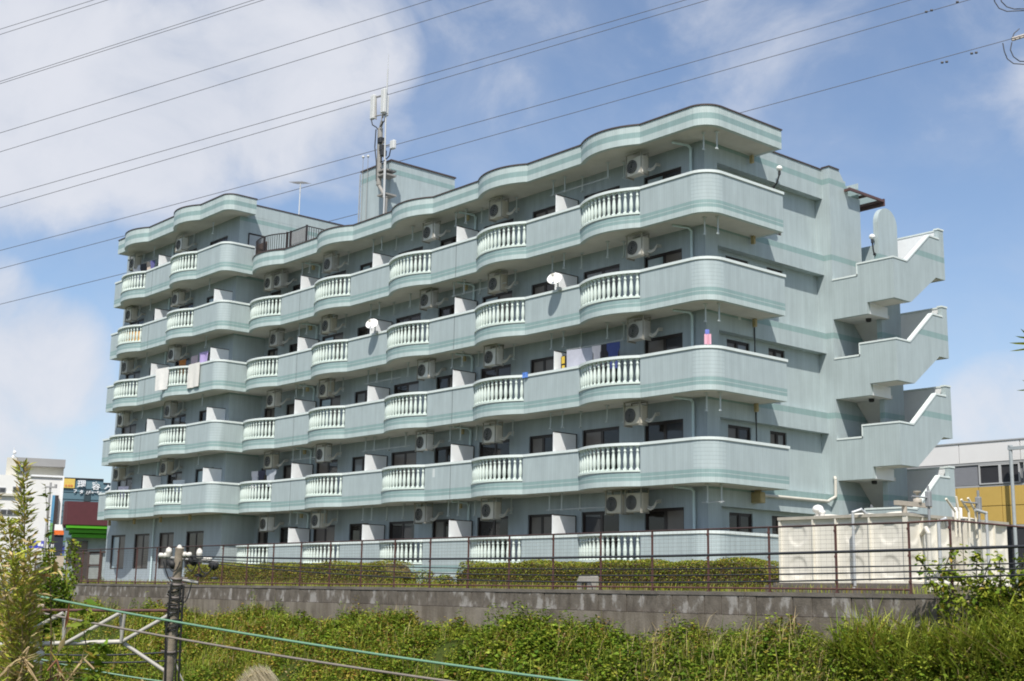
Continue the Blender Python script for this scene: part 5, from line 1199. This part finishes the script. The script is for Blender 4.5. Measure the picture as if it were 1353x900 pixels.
# grasses: curved blades
def grasses(name, n, xr, yr, h, w_, weights, lean=.35, zoff=0, parent=None, origin=(0, 0, 0), kind='stuff', yclip=True):
    x = rng.uniform(*xr, n); y = rng.uniform(*yr, n); a = rng.uniform(0, 2 * PI, n); H_ = h * rng.uniform(.5, 1.25, n); ln = lean * rng.uniform(.2, 1.6, n) * H_
    z = np.array([gh(p + origin[0], q + origin[1]) for p, q in zip(x, y)]) - origin[2] + zoff if parent is None or True else 0
    base = np.stack([x, y, z], 1); d = np.stack([np.cos(a), np.sin(a), 0 * a], 1); s_ = np.stack([-np.sin(a + .6), np.cos(a + .6), 0 * a], 1) * (w_ * rng.uniform(.6, 1.3, n))[:, None]
    lv = []
    for t, ww in ((0, .8), (.35, 1), (.7, .75), (1, .05)):
        c = base + d * (ln * t ** 2.2)[:, None] + np.array([0, 0, 1]) * (H_ * (t - .28 * t ** 3 * np.minimum(1.5, ln / H_ * 2)))[:, None]; lv += [c - s_ * ww * .5, c + s_ * ww * .5]
    V = np.stack(lv, 1).reshape(-1, 3)
    F = (np.arange(n)[:, None, None] * 8 + np.array([[0, 1, 3, 2], [2, 3, 5, 4], [4, 5, 7, 6]])[None]).reshape(-1)
    me = bpy.data.meshes.new(name); me.vertices.add(len(V)); me.vertices.foreach_set('co', V.ravel()); me.loops.add(len(F)); me.loops.foreach_set('vertex_index', F.astype(np.int32)); me.polygons.add(n * 3)
    me.polygons.foreach_set('loop_start', np.arange(0, n * 12, 4, dtype=np.int32))
    for m_ in GL: me.materials.append(m_)
    me.polygons.foreach_set('material_index', np.repeat(pick(n, weights).astype(np.int32), 3)); me.update(calc_edges=True); me.validate()
    return link(name, me, parent, kind=kind)
grasses('grass', 3200, (3, 15), (-10.6, -7.5), .55, .016, [1, .3, 2, .2, .1, .6, 7, 0])
grasses('grass', 5000, (-14, 3), (-10.5, -7.5), .55, .016, [1, .3, 2, .8, .4, 1.4, 4, 0])
grasses('grass', 5000, (-46, -14), (-11.5, -7.5), .55, .024, [1, .3, 2, .6, .3, 1.0, 4, 0])
grasses('grass', 4500, (-40, 12), (-6.85, -5.2), .22, .012, [1, .3, 2, 1.5, .6, 1.6, 3, 0])
grasses('grass', 3200, (10.4, 15.5), (-8.8, -7.3), 1.3, .032, [1, .1, 3, .4, .1, .8, 7, 0], .85)
scatter('undergrowth', '', 110, 130, (10.2, 15.5), (-9.4, -7.5), .40, 1.0, .095, .06, [K1, K2, K2, K1])
grasses('grass_plumes', 900, (4.5, 15.5), (-10.0, -7.6), .95, .014, [0, 0, 0, .2, .1, 5, 0, 0], .9)
grasses('grass', 6000, (-10, 36), (-34, -21), .5, .02, [1, .3, 2, .6, .3, 1.0, 5, 0])

grasses('tall_grass', 2600, (-40, 12), (-10.4, -7.55), .85, .014, [1, .2, 3, 1, .5, 2.5, 4, 0], .6)
# ------------------------------------------------------------------ single plants
def stalk_plant(name, label, foot, stems, leaf, wid, weights, n_per, spread=.10, cat='plant', droop=.3, stemcol=(.14, .10, .05), mats=None):
    """upright weed: each stem a curved tube with leaves set along it"""
    t = thing(name, label, cat, foot); st = MB(); C, D = [], []
    for (tip, r0, fl, s0) in stems:
        tip = Vector(tip); pts = []
        for q in np.linspace(0, 1, 12): pts.append(Vector((tip.x * q ** 1.3, tip.y * q ** 1.3, tip.z * q)) + Vector((.03 * math.sin(q * 5 + tip.x * 9), .03 * math.cos(q * 4 + tip.y * 7), 0)))
        for i in range(11): st.tube(pts[i], pts[i + 1], r0 * (1 - i / 13), 5, caps=False)
        m_ = int(n_per * fl)
        for j in range(m_):
            q = s0 + (1 - s0) * rng.random() ** .85; i = min(10, int(q * 11)); c = pts[i].lerp(pts[i + 1], q * 11 - i); a = rng.uniform(0, 2 * PI); rr = spread * (1.2 - q * .72) * rng.random() ** .6
            C.append((c.x + rr * math.cos(a), c.y + rr * math.sin(a), c.z + rng.uniform(-.2, .6) * rr)); D.append((math.cos(a), math.sin(a), .55 - droop * rng.random() * 2))
    st.build('stem', M('stem_%d' % int(stemcol[0] * 1000), stemcol, .8, .2), t)
    n = len(C); leaves_obj('foliage', np.array(C), rng.uniform(.7, 1.3, n) * leaf, rng.uniform(.7, 1.3, n) * wid, pick(n, weights), .9, np.array(D), .75, parent=t, mats=mats)
    return t
WM = [leafm('weed_olive', (.31, .33, .05)), leafm('weed_deep', (.14, .17, .03)), leafm('weed_lime', (.44, .46, .07)), leafm('weed_gold', (.46, .35, .09)), leafm('weed_rust', (.30, .18, .07)), leafm('weed_tan', (.55, .43, .22)), leafm('weed_fresh', (.30, .40, .05)), leafm('weed_red', (.30, .12, .06))]
f0 = px(18, 1010, 9.0)
def rel(x, y, w_): v = px(x, y, w_) - f0; return (v.x, v.y, v.z)
stalk_plant('tall_weed', 'tall yellowing goldenrod weed rising at the left edge', tuple(f0),
            [(rel(33, 610, 9.0), .012, 2.2, .15), (rel(10, 684, 8.9), .011, 1.6, .1), (rel(-12, 650, 9.1), .011, 1.5, .1), (rel(46, 716, 8.8), .010, 1.3, .1), (rel(22, 730, 8.6), .010, 1.3, .05), (rel(-4, 750, 8.7), .01, 1.2, .05), (rel(36, 770, 8.9), .009, .9, .1), (rel(52, 760, 9.2), .008, .7, .1)], .066, .016, [3, .3, 6, 4.2, .3, 3.6, 2, .1], 400, .13, 'weed', -.1, (.24, .18, .09), WM)
n = 90; C = np.stack([rng.normal(.0, .14, n), rng.normal(0, .14, n), rng.uniform(.45, 1.35, n)], 1); tl = tall_leaf = [o for o in COL.objects if o.name == 'tall_weed'][0]
leaves_obj('withered_leaf', C, rng.uniform(.13, .24, n), rng.uniform(.025, .04, n), pick(n, [0, 0, 1, 3, 1, 6, 0, .3]), .6, rng.normal(size=(n, 3)) + np.array([0, 0, -.2]), .7, parent=tl, kind='stuff', mats=WM)
f0 = px(62, 1000, 9.6)
stalk_plant('slender_weed', 'slender green weed standing just right of the goldenrod', tuple(f0), [(rel(60, 640, 9.6), .008, .5, .3), (rel(66, 700, 9.6), .006, .35, .3)], .07, .02, [3, 2, 3, 1, 0, 0, 0, 0], 150, .06, 'weed')
f0 = px(118, 960, 8.6)
stalk_plant('broadleaf_weed', 'bright green broad-leaved weed in front of the lattice arm', tuple(f0), [(rel(116, 800, 8.6), .008, 1, .1), (rel(140, 850, 8.5), .007, .8, .2), (rel(96, 862, 8.7), .007, .8, .2), (rel(130, 880, 8.4), .007, .8, .2)], .10, .042, [5, 2, 4, 1.5, .3, 0, 0, 0], 55, .12, 'weed')
f0 = px(85, 900, 24)
v = gh(f0.x, f0.y)
n = 2600; t = thing('bush', 'dark green bush below the gate pillar at left', 'bush', tuple(px(62, 790, 40))); d = rng.normal(size=(n, 3)); d /= np.linalg.norm(d, axis=1)[:, None]; q = rng.random(n) ** .35
leaves_obj('foliage', d * np.array([.75, .7, 1.1]) * q[:, None], rng.uniform(.08, .14, n), rng.uniform(.06, .1, n), pick(n, [3, 6, .6, .2, .2, 0, 0, 0]), .5, parent=t)
b = MB(); b.tube((0, 0, -2.4), (0, 0, .5), .05, 6, r2=.02); b.tube((0, 0, -.4), (.4, .2, .6), .03, 5); b.tube((0, 0, -.6), (-.4, -.1, .5), .03, 5); b.build('stem', MATS['twig'], t)
for (x, y, w_, h, l) in ((95, 745, 45, 1.5, 'climbing vine on the brown gate'), (88, 790, 44, .8, 'low vine spilling over the wall below the gate'), (63, 745, 45, 1.0, 'climber in front of the gate pillar')):
    t = thing('vine', l, 'vine', tuple(px(x, y, w_))); n = 260; C = np.stack([rng.normal(0, .22, n), rng.normal(0, .12, n), rng.uniform(-h * .55, h * .55, n)], 1)
    leaves_obj('foliage', C, rng.uniform(.09, .16, n), rng.uniform(.08, .12, n), pick(n, [4, 2, 3, .4, .2, 0, 0, 0]), .4, parent=t); b = MB(); b.path([(0, 0, -h * .6), (.05, 0, 0), (-.04, 0, h * .5)], .012, 5); b.build('stem', MATS['twig'], t)
# pampas plume bottom edge, dry stalks in the corner
f0 = px(318, 985, 6.0); t = thing('pampas_grass', 'pale feathery pampas plume rising from the bottom edge', 'grass plume', tuple(f0)); st = MB(); pts = [Vector(rel(x, y, 6.0)) for x, y in ((318, 1000), (308, 950), (316, 910), (330, 893), (345, 887), (358, 890))]; st.path(pts, .006, 6); st.build('stem', M('straw_stem', (.40, .33, .18), .8, .1), t)
n = 1700; q = rng.random(n); i = np.minimum((q * 4).astype(int) + 1, 4); fr = q * 4 - (i - 1); Pn = np.array([tuple(p) for p in pts]); c = Pn[i] * (1 - fr)[:, None] + Pn[np.minimum(i + 1, 5)] * fr[:, None]
dr = np.array([0, 0, -1.0]) * .7 + np.array(tuple(R2)) * .5
c = c + rng.normal(0, .006, (n, 3)) + (dr * (rng.random(n) * .06)[:, None]); leaves_obj('plume', c, .085, .0016, pick(n, [0, 0, 0, 0, 0, 1, 0, 0]), .3, np.tile(dr, (n, 1)), .85, parent=t, mats=[GL[5]] * 5 + [leafm('plume_straw', (.60, .53, .38), .15)] + GL[6:])
for k_, (x, y, tx, ty, l) in enumerate(((10, 960, 38, 855, 'dry bent stalk in the lower left corner, left'), (70, 960, 30, 868, 'dry bent stalk in the lower left corner, crossing'), (95, 960, 75, 872, 'reddish dry stalk at the bottom left'), (60, 960, 110, 870, 'pale dry stalk leaning right at the bottom left'), (2, 960, 12, 880, 'short pale stalk in the extreme corner'))):
    f0 = px(x, y, 7.0); t = thing('dry_stalk', l, 'dry stalk', tuple(f0), group='dry stalks in the lower left corner'); v = Vector(rel(tx, ty, 7.0)); b = MB(); m_ = v * .5 + Vector((.0, 0, .04)); b.path([(0, 0, 0), m_, v, v + Vector(rel(tx + (14 if k_ % 2 else -12), ty + 14, 7.0)) - v], .006, 5); b.build('stem', M('dry_stem', (.38, .28, .15), .8, .2) if k_ != 2 else M('red_stem', (.24, .11, .06), .8, .2), t)
    n = 26; C = np.array([tuple(v * rng.random()) for _ in range(n)]); leaves_obj('dry_leaf', C, rng.uniform(.08, .2, n), .012, pick(n, [0, 0, .5, .5, .6, 3, 0, 0]), .3, parent=t)
# leafy shoot reaching in at the right edge
f0 = px(1405, 990, 5.2); t = thing('leafy_shoot', 'pointed green leaves of a tall shoot reaching in at the right edge', 'plant', tuple(f0)); b = MB(); v = Vector(rel(1372, 440, 5.2)); b.path([(0, 0, 0), tuple(v * .5 + R2 * .04), tuple(v)], .008, 6); b.build('stem', M('green_stem', (.10, .14, .03), .7, .1), t)
def blade(x0, y0, x1, y1, w_, dz=0.0):
    a, c = Vector(rel(x0, y0, 5.2)), Vector(rel(x1, y1, 5.2)); d = c - a; s_ = d.cross(FW).normalized() * w_; m_ = a + d * .4 + FW * -.012; q = MB()
    q.mesh([a - s_ * .25, a + s_ * .25, m_ + s_, m_ - s_, a + d * .75 + s_ * .6, a + d * .75 - s_ * .6, c, m_ + FW * .01, a + d * .75 + FW * .006], [(0, 7, 2, 1), (0, 3, 7), (7, 8, 4, 2), (3, 5, 8, 7), (8, 6, 4), (5, 6, 8)], 0, False); q.build('leaf', GL[2 if dz else 0], t)
for a in ((1368, 452, 1348, 434, .006), (1370, 456, 1333, 453, .006, 1), (1368, 450, 1341, 444, .005), (1372, 460, 1334, 464, .0045, 1), (1371, 448, 1362, 425, .006), (1372, 515, 1343, 516, .004), (1370, 510, 1350, 502, .004, 1), (1375, 450, 1398, 430, .006), (1374, 470, 1402, 470, .006, 1)): blade(*a)
# creeper thicket over the right end of the wall
t = thing('creeper_thicket', 'thick green creeper climbing over the right end of the fence', 'creeper', (12.9, -7.5, -1.2))
Cq = []; Nq = []; vines = []
for q in range(30):
    p_ = np.array([rng.uniform(-.9, 2.6), rng.uniform(-.25, .15), rng.uniform(.2, .8)]); v_ = np.array([rng.uniform(-.25, .3), 0, 1.0]); pts_ = [p_.copy()]
    for st_ in range(int(rng.integers(7, 13))):
        v_ = v_ + rng.normal(0, .35, 3) * np.array([1, .25, .5]); 
        if p_[2] > 2.1: v_[2] = rng.uniform(-.4, .25); v_[0] += rng.uniform(-.1, .7)
        v_ /= np.linalg.norm(v_); p_ = p_ + v_ * .19; p_[2] = min(p_[2], 2.55); p_[0] = max(p_[0], -1.3); pts_.append(p_.copy())
        m_ = int(rng.integers(8, 26)); d = rng.normal(size=(m_, 3)); d /= np.linalg.norm(d, axis=1)[:, None]; rr = rng.uniform(.10, .27)
        Nq.append(d + np.array([0, 0, .6])); Cq.append(d * np.array([rr * 1.2, rr * .8, rr]) * (rng.random(m_) ** .5)[:, None] + p_)
    vines.append(pts_)
Cq = np.concatenate(Cq); leaves_obj('foliage', Cq, rng.uniform(.08, .15, len(Cq)), rng.uniform(.06, .11, len(Cq)), pick(len(Cq), [6, .6, 6, .5, .1, .1, 1, 0]), .5, parent=t, nb=np.concatenate(Nq))
b = MB()
for pts_ in vines: b.path([tuple(q) for q in pts_], .010, 5)
b.build('stem', MATS['twig'], t, kind='stuff')
